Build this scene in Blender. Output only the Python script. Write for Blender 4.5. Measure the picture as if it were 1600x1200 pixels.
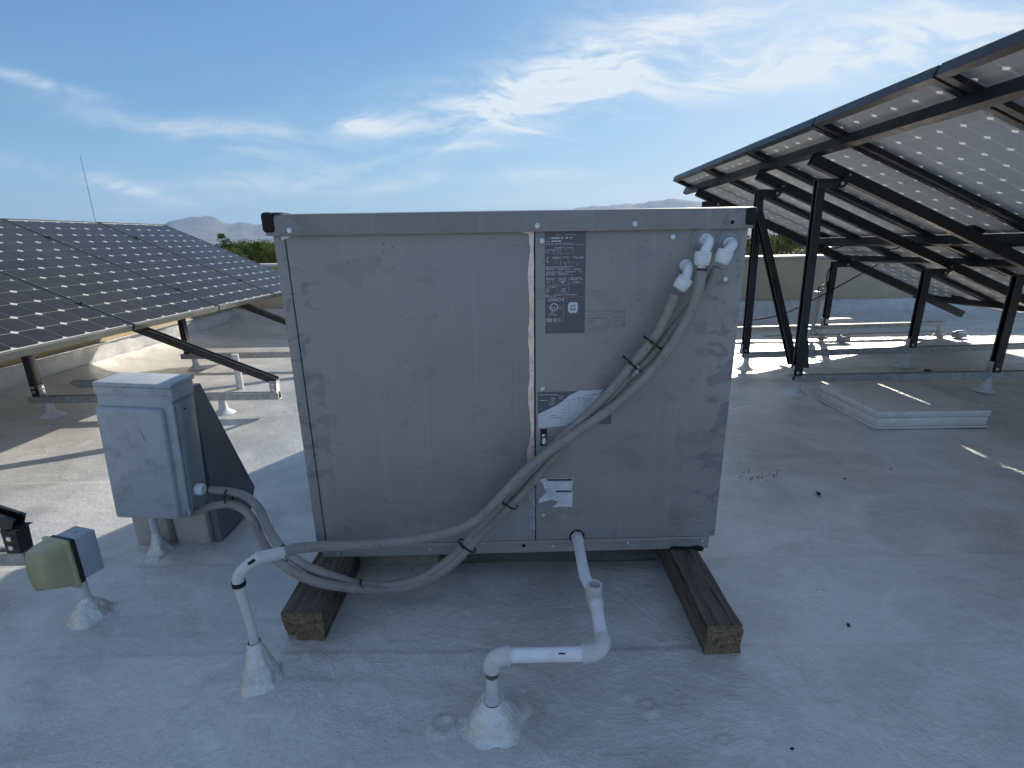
import bpy, bmesh, math, random
import numpy as np
from mathutils import Vector, Matrix, noise as mnoise

for o in list(bpy.data.objects):
    bpy.data.objects.remove(o)
S = bpy.context.scene
COL = S.collection
R = math.radians
random.seed(7)
rng = np.random.default_rng(11)

# ------------------------------------------------------------------ camera
PITCH, ROLL = 0.282026, 0.016381
cp, sp = math.cos(PITCH), math.sin(PITCH)
fw = Vector((0, cp, -sp)); rt = Vector((1, 0, 0)); dn = Vector((0, -sp, -cp))
c_, s_ = math.cos(ROLL), math.sin(ROLL)
rt2 = rt * c_ + dn * s_
dn2 = dn * c_ - rt * s_
cam = bpy.data.cameras.new('camera')
cam.sensor_width = 36.0
cam.lens = 785.8 / 1600 * 36.0
cam.clip_start = 0.02
cam.clip_end = 60000
camo = bpy.data.objects.new('camera', cam)
COL.objects.link(camo)
m = Matrix.Identity(4)
for i in range(3):
    m[i][0] = rt2[i]; m[i][1] = -dn2[i]; m[i][2] = -fw[i]
m[2][3] = 1.0
camo.matrix_world = m
S.camera = camo

# ------------------------------------------------------------------ light
SUN_EL = R(27.8)
SUN_AZ = math.atan2(0.49, 0.87)            # clockwise from +Y
sun_dir = Vector((math.sin(SUN_AZ) * math.cos(SUN_EL), math.cos(SUN_AZ) * math.cos(SUN_EL), math.sin(SUN_EL)))
sl = bpy.data.lights.new('sun', 'SUN')
sl.energy = 3.2
sl.angle = R(0.53)
sl.color = (1.0, 0.91, 0.77)
so = bpy.data.objects.new('sun', sl)
COL.objects.link(so)
so.rotation_euler = sun_dir.to_track_quat('Z', 'Y').to_euler()

S.view_settings.view_transform = 'Standard'
S.view_settings.look = 'None'
S.view_settings.gamma = 1.0
S.view_settings.use_curve_mapping = False
S.view_settings.exposure = 1.1
S.render.engine = 'CYCLES'
S.cycles.max_bounces = 10
S.cycles.transparent_max_bounces = 24
S.cycles.volume_bounces = 0
S.cycles.sample_clamp_indirect = 6.0

W = bpy.data.worlds.new('World')
S.world = W
W.use_nodes = True
wn, wl = W.node_tree.nodes, W.node_tree.links
wn.clear()


class NG:
    """tiny helper for writing node trees"""
    def __init__(s, tree): s.t = tree; s.n = tree.nodes; s.l = tree.links
    def new(s, typ, **kw):
        nd = s.n.new(typ)
        for k, v in kw.items(): setattr(nd, k, v)
        return nd
    def put(s, sock, v):
        if isinstance(v, bpy.types.NodeSocket): s.l.new(v, sock)
        else: sock.default_value = v
    def math(s, op, a, b=0.0, c=0.0, clamp=False):
        nd = s.new('ShaderNodeMath', operation=op, use_clamp=clamp)
        s.put(nd.inputs[0], a); s.put(nd.inputs[1], b); s.put(nd.inputs[2], c)
        return nd.outputs[0]
    def vmath(s, op, a, b=(0, 0, 0)):
        nd = s.new('ShaderNodeVectorMath', operation=op)
        s.put(nd.inputs[0], a); s.put(nd.inputs[1], b)
        return nd.outputs[0]
    def comb(s, x, y, z=0.0):
        nd = s.new('ShaderNodeCombineXYZ')
        s.put(nd.inputs[0], x); s.put(nd.inputs[1], y); s.put(nd.inputs[2], z)
        return nd.outputs[0]
    def sep(s, v):
        nd = s.new('ShaderNodeSeparateXYZ'); s.put(nd.inputs[0], v); return nd.outputs
    def noise(s, v, scale, detail=4, rough=0.55, dist=0.0):
        nd = s.new('ShaderNodeTexNoise'); s.put(nd.inputs['Vector'], v)
        nd.inputs['Scale'].default_value = scale; nd.inputs['Detail'].default_value = detail
        nd.inputs['Roughness'].default_value = rough; nd.inputs['Distortion'].default_value = dist
        return nd.outputs['Fac']
    def vor(s, v, scale, feature='F1', rand=1.0):
        nd = s.new('ShaderNodeTexVoronoi', feature=feature); s.put(nd.inputs['Vector'], v)
        nd.inputs['Scale'].default_value = scale; nd.inputs['Randomness'].default_value = rand
        return nd.outputs['Distance']
    def mapr(s, v, a, b, c=0.0, d=1.0, smooth=False):
        nd = s.new('ShaderNodeMapRange'); s.put(nd.inputs[0], v)
        if smooth: nd.interpolation_type = 'SMOOTHSTEP'
        for i, q in enumerate((a, b, c, d)): nd.inputs[i + 1].default_value = q
        return nd.outputs[0]
    def mix(s, f, a, b, blend='MIX'):
        nd = s.new('ShaderNodeMix', data_type='RGBA', blend_type=blend)
        s.put(nd.inputs[0], f); s.put(nd.inputs[6], a); s.put(nd.inputs[7], b)
        return nd.outputs[2]
    def scale(s, v, xyz):
        nd = s.new('ShaderNodeMapping'); s.put(nd.inputs[0], v); nd.inputs['Scale'].default_value = xyz
        return nd.outputs[0]
    def rotz(s, v, ang, xyz=(1, 1, 1)):
        nd = s.new('ShaderNodeMapping'); s.put(nd.inputs[0], v); nd.inputs['Rotation'].default_value = (0, 0, ang)
        nd.inputs['Scale'].default_value = xyz
        return nd.outputs[0]


def c4(r, g=None, b=None):
    if g is None: return (r, r, r, 1)
    return (r, g, b, 1)


g = NG(W.node_tree)
sky = g.new('ShaderNodeTexSky', sky_type='NISHITA')
sky.sun_disc = False
sky.sun_elevation = SUN_EL
sky.sun_rotation = SUN_AZ
sky.altitude = 600
sky.air_density = 1.0
sky.dust_density = 0.5
sky.ozone_density = 2.2
tc = g.new('ShaderNodeTexCoord')
d = g.sep(tc.outputs['Generated'])
yy = g.math('MAXIMUM', d[1], 0.04)
u = g.math('DIVIDE', d[0], yy)
v = g.math('DIVIDE', d[2], yy)
uv = g.comb(u, v)
front = g.mapr(d[1], 0.04, 0.25)
# cirrus: soft elongated fields of streaky noise, high in the air
warp = g.noise(uv, 1.6, 3, 0.5)
wv = g.vmath('ADD', uv, g.comb(g.math('MULTIPLY', warp, 0.35), g.math('MULTIPLY', g.noise(uv, 2.7, 2), 0.16)))
st1 = g.noise(g.rotz(wv, R(-14), (1.6, 7.0, 1)), 2.2, 6, 0.62, 0.4)
st2 = g.noise(g.rotz(wv, R(-32), (3.0, 11.0, 1)), 2.6, 5, 0.6, 0.8)
streak = g.math('ADD', g.math('MULTIPLY', st1, 0.62), g.math('MULTIPLY', st2, 0.38))
CLOUDS = [(-0.0603, 0.2283, 0.2603, 0.0424, 0.1104, 0.55), (0.2426, 0.3184, 0.2796, 0.0698, 0.332, 0.6), (0.5899, 0.2989, 0.2838, 0.0302, 0.0787, 0.85), (0.0989, 0.2714, 0.2056, 0.0354, 0.2994, 0.6), (0.4374, 0.2665, 0.2596, 0.031, 0.1757, 0.5), (-0.2571, 0.2002, 0.0801, 0.0168, -0.0945, 0.6), (-0.5979, 0.1948, 0.1904, 0.0221, -0.2132, 0.35), (-0.4541, 0.1927, 0.1249, 0.0151, -0.1445, 0.35), (-0.6892, 0.0957, 0.0627, 0.0106, -0.2208, 0.5), (-0.8232, 0.2768, 0.0953, 0.011, -0.246, 0.35), (-0.4322, 0.1062, 0.2263, 0.0261, 0.0973, 0.5), (-0.1793, 0.1621, 0.0524, 0.0075, -0.015, 0.5), (-0.1062, 0.1079, 0.0829, 0.0099, -0.0152, 0.55), (0.0595, 0.113, 0.0885, 0.011, 0.0334, 0.55), (-0.8284, 0.1309, 0.1585, 0.014, -0.1848, 0.35), (0.0168, 0.1899, 0.0868, 0.0032, -0.1894, 0.6), (0.3732, 0.1719, 0.0698, 0.0043, -0.0149, 0.35), (0.2453, 0.0679, 0.1921, 0.0202, -0.0154, 0.5), (0.1253, 0.0754, 0.3561, 0.0246, 0.0503, 0.25), (0.7749, 0.3679, 0.2701, 0.0789, 0.1408, 0.45), (-0.2078, 0.0972, 0.0835, 0.0153, 0.1785, 0.3), (-0.0861, 0.1628, 0.0699, 0.0064, 0.0488, 0.35), (0.708, 0.3215, 0.2122, 0.0357, 0.1425, 0.3)]
acc = None
for (cx, cy, lx, ly, an, am) in CLOUDS:
    ca, sa = math.cos(an), math.sin(an)
    du = g.math('SUBTRACT', u, cx); dv = g.math('SUBTRACT', v, cy)
    a = g.math('ADD', g.math('MULTIPLY', du, ca / lx), g.math('MULTIPLY', dv, sa / lx))
    b = g.math('ADD', g.math('MULTIPLY', du, -sa / ly), g.math('MULTIPLY', dv, ca / ly))
    r2 = g.math('ADD', g.math('MULTIPLY', a, a), g.math('MULTIPLY', b, b))
    e = g.math('MULTIPLY', g.math('EXPONENT', g.math('MULTIPLY', r2, -1.0)), am)
    acc = e if acc is None else g.math('ADD', acc, e)
field = g.math('ADD', g.math('MULTIPLY', acc, front), 0.012)
mask = g.math('MULTIPLY', field, g.mapr(streak, 0.40, 0.64, 0.0, 1.5, True))
veil = g.math('MULTIPLY', g.math('MULTIPLY', acc, front), 0.12)
mask = g.math('MINIMUM', g.math('ADD', mask, veil), 0.95)
# unseen cirrus added overhead and behind to brighten and whiten the shaded roof
zz = g.math('MAXIMUM', g.math('ADD', d[2], 0.12), 0.1)
hp = g.comb(g.math('DIVIDE', d[0], zz), g.math('DIVIDE', d[1], zz))
st3 = g.noise(g.rotz(hp, R(25), (0.6, 2.0, 1)), 1.5, 5, 0.6, 0.7)
rest = g.math('MAXIMUM', g.math('SUBTRACT', 1.0, g.mapr(d[1], -0.1, 0.3, 0, 1, True)), g.mapr(v, 0.42, 0.85, 0, 1, True))
rest = g.math('MULTIPLY', rest, g.mapr(d[2], 0.05, 0.3, 0, 1, True))
mask = g.math('MAXIMUM', mask, g.math('MULTIPLY', rest, g.mapr(st3, 0.38, 0.64, 0.04, 0.46, True)))
mask = g.math('MULTIPLY', mask, g.mapr(d[2], 0.0, 0.03))
# pale band of haze low over the horizon
hz = g.math('MULTIPLY', g.math('EXPONENT', g.math('MULTIPLY', g.math('ABSOLUTE', d[2]), -8.0)), 0.28)
# compress the great contrast of the physical sky, as the camera did
sk = g.sep(sky.outputs[0])
skyp = g.comb(g.math('MULTIPLY', g.math('POWER', sk[0], 0.95), 0.38), g.math('MULTIPLY', g.math('POWER', sk[1], 0.74), 0.69), g.math('MULTIPLY', g.math('POWER', sk[2], 0.54), 1.24))
skyc = g.mix(hz, skyp, c4(1.7, 2.6, 3.1))
cl = g.mix(mask, skyc, c4(3.9, 4.2, 4.4))
bg = g.new('ShaderNodeBackground')
g.put(bg.inputs[0], cl)
bg.inputs[1].default_value = 0.1
wo = g.new('ShaderNodeOutputWorld')
g.l.new(bg.outputs[0], wo.inputs[0])


# ------------------------------------------------------------------ tagging and mesh helpers
def tag(o, label=None, cat=None, group=None, kind=None):
    if label: o['label'] = label
    if cat: o['category'] = cat
    if group: o['group'] = group
    if kind: o['kind'] = kind
    return o


def thing(name, loc, label, cat, group=None, rot=(0, 0, 0)):
    o = bpy.data.objects.new(name, None)
    o.empty_display_size = 0.1
    o.location = loc; o.rotation_euler = rot
    COL.objects.link(o)
    return tag(o, label, cat, group)


def link(name, me, parent=None, loc=(0, 0, 0)):
    o = bpy.data.objects.new(name, me)
    COL.objects.link(o)
    if parent is not None: o.parent = parent
    o.location = loc
    return o


def frame_of(a, b):
    z = (Vector(b) - Vector(a)).normalized()
    x = Vector((0, 0, 1)).cross(z)
    if x.length < 1e-4: x = Vector((1, 0, 0))
    x.normalize(); y = z.cross(x)
    return x, y, z


class MB:
    def __init__(s): s.bm = bmesh.new()
    def box(s, x0, x1, y0, y1, z0, z1, bev=0.0, M=None, seg=2):
        bm2 = bmesh.new()
        bmesh.ops.create_cube(bm2, size=1)
        for v in bm2.verts:
            v.co = Vector(((x0 + x1) / 2 + v.co.x * (x1 - x0), (y0 + y1) / 2 + v.co.y * (y1 - y0), (z0 + z1) / 2 + v.co.z * (z1 - z0)))
        if bev > 0:
            bmesh.ops.bevel(bm2, geom=bm2.edges[:], offset=bev, segments=seg, affect='EDGES', profile=0.5)
        s.add(bm2, M); return s
    def add(s, bm2, M=None):
        if M is not None: bm2.transform(M)
        me = bpy.data.meshes.new('t'); bm2.to_mesh(me); bm2.free()
        s.bm.from_mesh(me); bpy.data.meshes.remove(me)
    def prism(s, pts, axis_vec, M=None):
        """closed polygon (list of 3-D points) extruded by a vector"""
        n = len(pts)
        a = [s.bm.verts.new(Vector(p)) for p in pts]
        b = [s.bm.verts.new(Vector(p) + Vector(axis_vec)) for p in pts]
        fs = [s.bm.faces.new(a), s.bm.faces.new(b[::-1])]
        for i in range(n): fs.append(s.bm.faces.new((a[(i + 1) % n], a[i], b[i], b[(i + 1) % n])))
        bmesh.ops.recalc_face_normals(s.bm, faces=fs)
        return s
    def bar(s, a, b, w, h, up=(0, 0, 1), bev=0.0):
        """rectangular bar from a to b, w across, h along 'up'"""
        a, b = Vector(a), Vector(b)
        z = (b - a).normalized(); x = Vector(up).cross(z).normalized(); y = z.cross(x)
        L = (b - a).length
        M = Matrix((x, y, z)).transposed().to_4x4(); M.translation = a
        return s.box(-w / 2, w / 2, -h / 2, h / 2, 0, L, bev, M)
    def channel(s, a, b, w, h, t=0.004, up=(0, 0, 1), lip=0.009):
        """strut channel: open side faces 'up'"""
        a, b = Vector(a), Vector(b)
        z = (b - a).normalized(); x = Vector(up).cross(z).normalized(); y = z.cross(x)
        L = (b - a).length
        M = Matrix((x, y, z)).transposed().to_4x4(); M.translation = a
        P = [(-w/2, -h/2), (w/2, -h/2), (w/2, h/2), (w/2 - lip, h/2), (w/2 - lip, h/2 - t*2), (w/2 - t, h/2 - t*2), (w/2 - t, -h/2 + t),
             (-w/2 + t, -h/2 + t), (-w/2 + t, h/2 - t*2), (-w/2 + lip, h/2 - t*2), (-w/2 + lip, h/2), (-w/2, h/2)]
        n0 = len(s.bm.verts)
        s.bm.verts.ensure_lookup_table()
        A = [s.bm.verts.new(M @ Vector((p[0], p[1], 0))) for p in P]
        B = [s.bm.verts.new(M @ Vector((p[0], p[1], L))) for p in P]
        n = len(P); fs = []
        for i in range(n): fs.append(s.bm.faces.new((A[i], A[(i+1) % n], B[(i+1) % n], B[i])))
        quads = [(0, 1, 6, 7), (1, 2, 5, 6), (2, 3, 4, 5), (0, 7, 8, 11), (8, 9, 10, 11)]
        for q in quads:
            fs.append(s.bm.faces.new([A[i] for i in q][::-1])); fs.append(s.bm.faces.new([B[i] for i in q]))
        return s
    def tube(s, pts, r, seg=12, cap=True, rings=None):
        """round tube through points; r number or list"""
        pts = [Vector(p) for p in pts]
        n = len(pts); rr = r if isinstance(r, (list, tuple)) else [r] * n
        prev = None; loops = []
        for i, p in enumerate(pts):
            if i == 0: t = pts[1] - pts[0]
            elif i == n - 1: t = pts[-1] - pts[-2]
            else: t = (pts[i + 1] - pts[i]).normalized() + (pts[i] - pts[i - 1]).normalized()
            t.normalize()
            if prev is None:
                x = t.cross(Vector((0.13, 0.21, 0.97)))
                if x.length < 0.05: x = t.cross(Vector((1, 0, 0)))
            else: x = prev - t * prev.dot(t)
            x.normalize(); prev = x; y = t.cross(x)
            loops.append([s.bm.verts.new(p + (x * math.cos(2 * math.pi * k / seg) + y * math.sin(2 * math.pi * k / seg)) * rr[i]) for k in range(seg)])
        for i in range(n - 1):
            for k in range(seg):
                f = s.bm.faces.new((loops[i][k], loops[i][(k + 1) % seg], loops[i + 1][(k + 1) % seg], loops[i + 1][k])); f.smooth = True
        if cap:
            s.bm.faces.new(loops[0][::-1]); s.bm.faces.new(loops[-1])
        return s
    def lathe(s, prof, seg=24, M=None, wob=0.0, seed=0.0, cap=True):
        """prof: list of (r, z)"""
        loops = []
        for (r, z) in prof:
            lp = []
            for k in range(seg):
                a = 2 * math.pi * k / seg
                q = r
                if wob: q = r * (1 + min(1.0, max(0.15, z / 0.03)) * wob * (mnoise.noise(Vector((math.cos(a) * 1.7 + seed, math.sin(a) * 1.7, z * 14 + seed))) + 0.5 * mnoise.noise(Vector((math.cos(a) * 5 + seed, math.sin(a) * 5, z * 50)))))
                co = Vector((q * math.cos(a), q * math.sin(a), z))
                if M is not None: co = M @ co
                lp.append(s.bm.verts.new(co))
            loops.append(lp)
        for i in range(len(loops) - 1):
            for k in range(seg):
                f = s.bm.faces.new((loops[i][k], loops[i][(k + 1) % seg], loops[i + 1][(k + 1) % seg], loops[i + 1][k])); f.smooth = True
        if cap and prof[0][0] > 1e-5: s.bm.faces.new(loops[0][::-1])
        if cap and prof[-1][0] > 1e-5: s.bm.faces.new(loops[-1])
        return s
    def quad(s, pts):
        s.bm.faces.new([s.bm.verts.new(Vector(p)) for p in pts]); return s
    def build(s, name, mat, parent=None, loc=(0, 0, 0), smooth=None, wn_=False):
        me = bpy.data.meshes.new(name)
        s.bm.to_mesh(me); s.bm.free()
        if mat: me.materials.append(mat)
        me.set_sharp_from_angle(angle=R(38))
        if smooth is not None: me.shade_smooth() if smooth else me.shade_flat()
        return link(name, me, parent, loc)


def catmull(P, n=6):
    P = [Vector(p) for p in P]; out = []
    Q = [P[0] * 2 - P[1]] + P + [P[-1] * 2 - P[-2]]
    for i in range(1, len(Q) - 2):
        for k in range(n):
            t = k / n; a, b, c, d2 = Q[i - 1], Q[i], Q[i + 1], Q[i + 2]
            out.append(0.5 * ((2 * b) + (c - a) * t + (2 * a - 5 * b + 4 * c - d2) * t * t + (3 * b - a - 3 * c + d2) * t ** 3))
    out.append(P[-1]); return out


def arc3(p0, corner, p1, n=6):
    """quadratic bend"""
    p0, corner, p1 = Vector(p0), Vector(corner), Vector(p1)
    return [p0 * (1 - t) ** 2 + corner * 2 * t * (1 - t) + p1 * t * t for t in [i / n for i in range(n + 1)]]


def text_mesh(txt, size, name, mat, parent, loc, rot=(math.pi / 2, 0, 0), shear=0.0, align='LEFT'):
    cu = bpy.data.curves.new('t', 'FONT'); cu.body = txt; cu.size = size; cu.shear = shear; cu.align_x = align
    cu.resolution_u = 3
    ob = bpy.data.objects.new('t', cu)
    me = bpy.data.meshes.new_from_object(ob)
    bpy.data.objects.remove(ob)
    me.name = name; me.materials.clear(); me.materials.append(mat)
    o = link(name, me, parent, loc); o.rotation_euler = rot
    return o


# ------------------------------------------------------------------ materials
def mat(name):
    m = bpy.data.materials.new(name); m.use_nodes = True
    m.node_tree.nodes.clear(); gg = NG(m.node_tree)
    b = gg.new('ShaderNodeBsdfPrincipled'); o = gg.new('ShaderNodeOutputMaterial')
    gg.l.new(b.outputs[0], o.inputs[0])
    return m, gg, b


def bump(gg, b, h, strength=0.3, dist=0.01, prev=None):
    nd = gg.new('ShaderNodeBump'); nd.inputs['Strength'].default_value = strength; nd.inputs['Distance'].default_value = dist
    gg.put(nd.inputs['Height'], h)
    if prev is not None: gg.l.new(prev, nd.inputs['Normal'])
    gg.l.new(nd.outputs[0], b.inputs['Normal']); return nd.outputs[0]


def simple(name, col, rough=0.5, metal=0.0, var=0.12, scale=18, bumps=0.0, bscale=120, dirt=None):
    m, gg, b = mat(name)
    co = gg.new('ShaderNodeTexCoord').outputs['Object']
    n = gg.noise(co, scale, 5, 0.6)
    lo = tuple(max(0, c * (1 - var)) for c in col) + (1,); hi = tuple(min(1, c * (1 + var)) for c in col) + (1,)
    cc = gg.mix(gg.mapr(n, 0.3, 0.7), lo, hi)
    if dirt:
        dn_ = gg.noise(co, dirt[1], 6, 0.7)
        cc = gg.mix(gg.mapr(dn_, 0.5, 0.72, 0, dirt[2]), cc, dirt[0] + (1,))
    gg.put(b.inputs['Base Color'], cc)
    gg.put(b.inputs['Roughness'], gg.mapr(gg.noise(co, scale * 2.3, 3), 0.2, 0.8, max(0.05, rough - 0.08), min(1, rough + 0.08)))
    b.inputs['Metallic'].default_value = metal
    if bumps: bump(gg, b, gg.noise(co, bscale, 4, 0.6), bumps, 0.004)
    return m

def roof_material(name='roof_coating', thick=False):
    m, gg, b = mat(name)
    co = gg.new('ShaderNodeTexCoord').outputs['Object']
    big = gg.noise(co, 0.55, 5, 0.6)
    mid = gg.noise(gg.rotz(co, R(25), (1.0, 1.7, 1)), 2.6, 7, 0.64, 0.9)
    swirl = gg.vmath('ADD', co, gg.comb(gg.math('MULTIPLY', gg.noise(co, 1.7, 2), 1.1), gg.math('MULTIPLY', gg.noise(gg.vmath('ADD', co, (7, 3, 0)), 1.5, 2), 1.1)))
    b_a = gg.noise(gg.rotz(swirl, R(-40), (1.0, 2.4, 1)), 9, 6, 0.72, 0.5)
    b_b = gg.noise(gg.rotz(swirl, R(55), (1.0, 2.2, 1)), 10, 6, 0.72, 0.5)
    brush = gg.math('ADD', gg.math('MULTIPLY', b_a, gg.mapr(big, 0.35, 0.65)), gg.math('MULTIPLY', b_b, gg.mapr(big, 0.35, 0.65, 1, 0)))
    fine = gg.noise(co, 230, 3, 0.6)
    base = gg.mix(gg.mapr(big, 0.32, 0.68), c4(0.64, 0.625, 0.59), c4(0.76, 0.75, 0.72))
    base = gg.mix(gg.math('MULTIPLY', gg.mapr(mid, 0.42, 0.72), 0.85), base, c4(0.46, 0.45, 0.42))
    base = gg.mix(gg.math('MULTIPLY', gg.mapr(brush, 0.5, 0.75), 0.65), base, c4(0.82, 0.82, 0.81))
    # dried puddle edges and grime
    pud = gg.noise(co, 1.3, 4, 0.5, 0.3)
    ring = gg.math('SUBTRACT', 1.0, gg.mapr(gg.math('ABSOLUTE', gg.math('SUBTRACT', pud, 0.56)), 0.0, 0.035, 0, 1, True))
    base = gg.mix(gg.math('MULTIPLY', ring, 0.16), base, c4(0.30, 0.285, 0.25))
    base = gg.mix(gg.mapr(pud, 0.56, 0.60, 0, 0.38), base, c4(0.40, 0.39, 0.355))
    spk = gg.vor(co, 34); base = gg.mix(gg.mapr(gg.noise(co, 48, 5, 0.75), 0.52, 0.68, 0, 0.35), base, c4(0.80, 0.80, 0.79)); spm = gg.math('MULTIPLY', gg.mapr(spk, 0.02, 0.07, 1, 0), gg.mapr(gg.noise(co, 3.1, 2), 0.56, 0.66))
    base = gg.mix(gg.math('MULTIPLY', spm, 0.5), base, c4(0.14, 0.13, 0.12))
    base = gg.mix(gg.math('MULTIPLY', gg.mapr(fine, 0.35, 0.7), 0.12), base, c4(0.3))
    if thick:      # many coats of white on the raised flashings
        base = gg.mix(gg.mapr(gg.sep(co)[2], 0.004, 0.06, 0, 0.55), base, c4(0.84, 0.84, 0.835))
    gg.put(b.inputs['Base Color'], base)
    gg.put(b.inputs['Roughness'], gg.mapr(gg.math('ADD', gg.math('MULTIPLY', brush, 0.6), gg.math('MULTIPLY', mid, 0.5)), 0.3, 0.8, *((0.16, 0.34) if thick else (0.22, 0.42))))
    b.inputs['Specular IOR Level'].default_value = 0.85
    gg.put(b.inputs['Metallic'], gg.mapr(gg.noise(co, 1.1, 4, 0.6), 0.35, 0.65, *((0.3, 0.6) if thick else (0.10, 0.50)), True))
    n1 = bump(gg, b, brush, 0.45, 0.008)
    w1 = gg.noise(gg.rotz(swirl, R(15), (1, 1.9, 1)), 22, 4, 0.72, 1.2)
    n2 = bump(gg, b, w1, 0.4, 0.004, n1)
    n3 = bump(gg, b, gg.noise(co, 58, 5, 0.74, 0.3), 0.8, 0.0048, n2)

    return m


def cabinet_material(name, lo, hi, seed=0.0):
    m, gg, b = mat(name)
    co0 = gg.new('ShaderNodeTexCoord').outputs['Object']
    co = gg.vmath('ADD', co0, (seed, seed * 0.7, seed * 1.3))
    n1 = gg.noise(co, 2.4, 5, 0.6)
    base = gg.mix(gg.mapr(n1, 0.3, 0.7), lo + (1,), hi + (1,))
    # hand-sized smudges
    sm = gg.noise(gg.scale(co, (1, 1, 1.8)), 7.5, 3, 0.5, 0.5)
    base = gg.mix(gg.mapr(sm, 0.60, 0.67, 0, 0.30), base, c4(0.15, 0.155, 0.16))
    sx = gg.sep(co0); edge = gg.math('MAXIMUM', gg.mapr(sx[0], 1.02, 1.12), gg.mapr(sx[0], 0.14, 0.04))
    sm2 = gg.noise(gg.rotz(co, 0.3, (1, 1, 1.6)), 15, 3, 0.5, 0.8)
    base = gg.mix(gg.math('MULTIPLY', edge, gg.mapr(sm2, 0.55, 0.59, 0, 0.55)), base, c4(0.14, 0.14, 0.155))
    chalk = gg.noise(gg.scale(co, (1, 1, 0.6)), 3.2, 6, 0.7)
    base = gg.mix(gg.mapr(chalk, 0.50, 0.72, 0, 0.35), base, c4(0.37, 0.365, 0.36))
    # vertical run marks
    run = gg.noise(gg.scale(co, (38, 1, 1.1)), 1.0, 5, 0.6)
    base = gg.mix(gg.mapr(run, 0.54, 0.72, 0, 0.30), base, c4(0.38, 0.372, 0.365))
    # water spots and fly specks
    v1 = gg.vor(gg.vmath('ADD', co, gg.comb(gg.math('MULTIPLY', gg.noise(co, 60, 2), 0.012), 0.0, gg.math('MULTIPLY', gg.noise(co, 50, 2), 0.012))), 52)
    base = gg.mix(gg.math('MULTIPLY', gg.mapr(v1, 0.12, 0.20, 1, 0), gg.mapr(gg.noise(co, 9, 2), 0.45, 0.60, 0, 0.55)), base, c4(0.13, 0.135, 0.14))
    v2 = gg.vor(gg.vmath('ADD', co, (3.1, 0, 1.7)), 90)
    base = gg.mix(gg.math('MULTIPLY', gg.mapr(v2, 0.07, 0.10, 1, 0), gg.mapr(gg.noise(co, 6, 2), 0.5, 0.62, 0, 0.5)), base, c4(0.52, 0.52, 0.51))
    gg.put(b.inputs['Base Color'], base)
    fs_ = gg.noise(co, 130, 4, 0.7)
    base = gg.mix(gg.mapr(fs_, 0.52, 0.70, 0, 0.34), base, c4(0.20, 0.20, 0.205)); base = gg.mix(gg.mapr(fs_, 0.48, 0.32, 0, 0.30), base, c4(0.44))
    scr = gg.noise(gg.rotz(gg.vmath('MULTIPLY', co, (1, 1, 1)), 0.0, (3, 1, 60)), 1.6, 4, 0.6, 0.6)
    base = gg.mix(gg.mapr(scr, 0.66, 0.70, 0, 0.14), base, c4(0.55))
    gg.put(b.inputs['Roughness'], gg.mapr(n1, 0.3, 0.7, 0.36, 0.52))
    n = bump(gg, b, gg.noise(co, 3.4, 3, 0.45), 0.5, 0.014)
    bump(gg, b, gg.noise(co, 420, 3, 0.6), 0.12, 0.0008, n)
    return m


def wood_material(name, cut=False):
    m, gg, b = mat(name)
    co = gg.new('ShaderNodeTexCoord').outputs['Object']
    co = gg.vmath('ADD', co, gg.comb(gg.math('MULTIPLY', gg.noise(co, 3.5, 3), 0.05), 0.0, 0.0)) if not cut else co
    if not cut:
        gr = gg.noise(gg.scale(co, (24, 1.1, 24)), 2.2, 8, 0.68, 1.2)
        cr = gg.noise(gg.scale(co, (38, 0.8, 38)), 1.5, 5, 0.6, 0.4)
        wav = gg.noise(gg.scale(co, (90, 3, 90)), 1.2, 3, 0.6)
        base = gg.mix(gg.mapr(gr, 0.3, 0.72), c4(0.04, 0.03, 0.023), c4(0.21, 0.165, 0.125))
        base = gg.mix(gg.mapr(cr, 0.56, 0.62, 0, 0.8), base, c4(0.006))
        base = gg.mix(gg.mapr(wav, 0.55, 0.8, 0, 0.5), base, c4(0.27, 0.235, 0.20))
        h = gg.math('SUBTRACT', gr, gg.mapr(cr, 0.56, 0.62, 0, 1.0))
    else:
        gr = gg.noise(co, 60, 7, 0.7, 0.6)
        vd = gg.vor(gg.vmath('ADD', co, gg.comb(gg.math('MULTIPLY', gg.noise(co, 40, 3), 0.03), 0.0, gg.math('MULTIPLY', gg.noise(co, 33, 3), 0.03))), 70, 'DISTANCE_TO_EDGE')
        base = gg.mix(gg.mapr(gr, 0.3, 0.7), c4(0.10, 0.065, 0.038), c4(0.33, 0.235, 0.15))
        ck = gg.mapr(vd, 0.0, 0.05, 1, 0)
        ck = gg.math('MULTIPLY', ck, gg.mapr(gg.noise(co, 22, 3), 0.4, 0.6))
        base = gg.mix(ck, base, c4(0.01)); h = gg.math('SUBTRACT', gr, ck)
    gg.put(b.inputs['Base Color'], base); b.inputs['Roughness'].default_value = 0.85
    bump(gg, b, h, 0.9, 0.006)
    return m


def cell_material():
    m, gg, b = mat('solar_cell')
    co = gg.new('ShaderNodeTexCoord').outputs['Object']
    oi = gg.new('ShaderNodeObjectInfo').outputs['Random']
    f = gg.noise(co, 14, 3)
    base = gg.mix(oi, c4(0.018, 0.015, 0.017), c4(0.030, 0.026, 0.028))
    base = gg.mix(gg.mapr(f, 0.3, 0.8, 0, 0.4), base, c4(0.04, 0.035, 0.034))
    gg.put(b.inputs['Base Color'], base); b.inputs['Roughness'].default_value = 0.35
    return m


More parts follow.
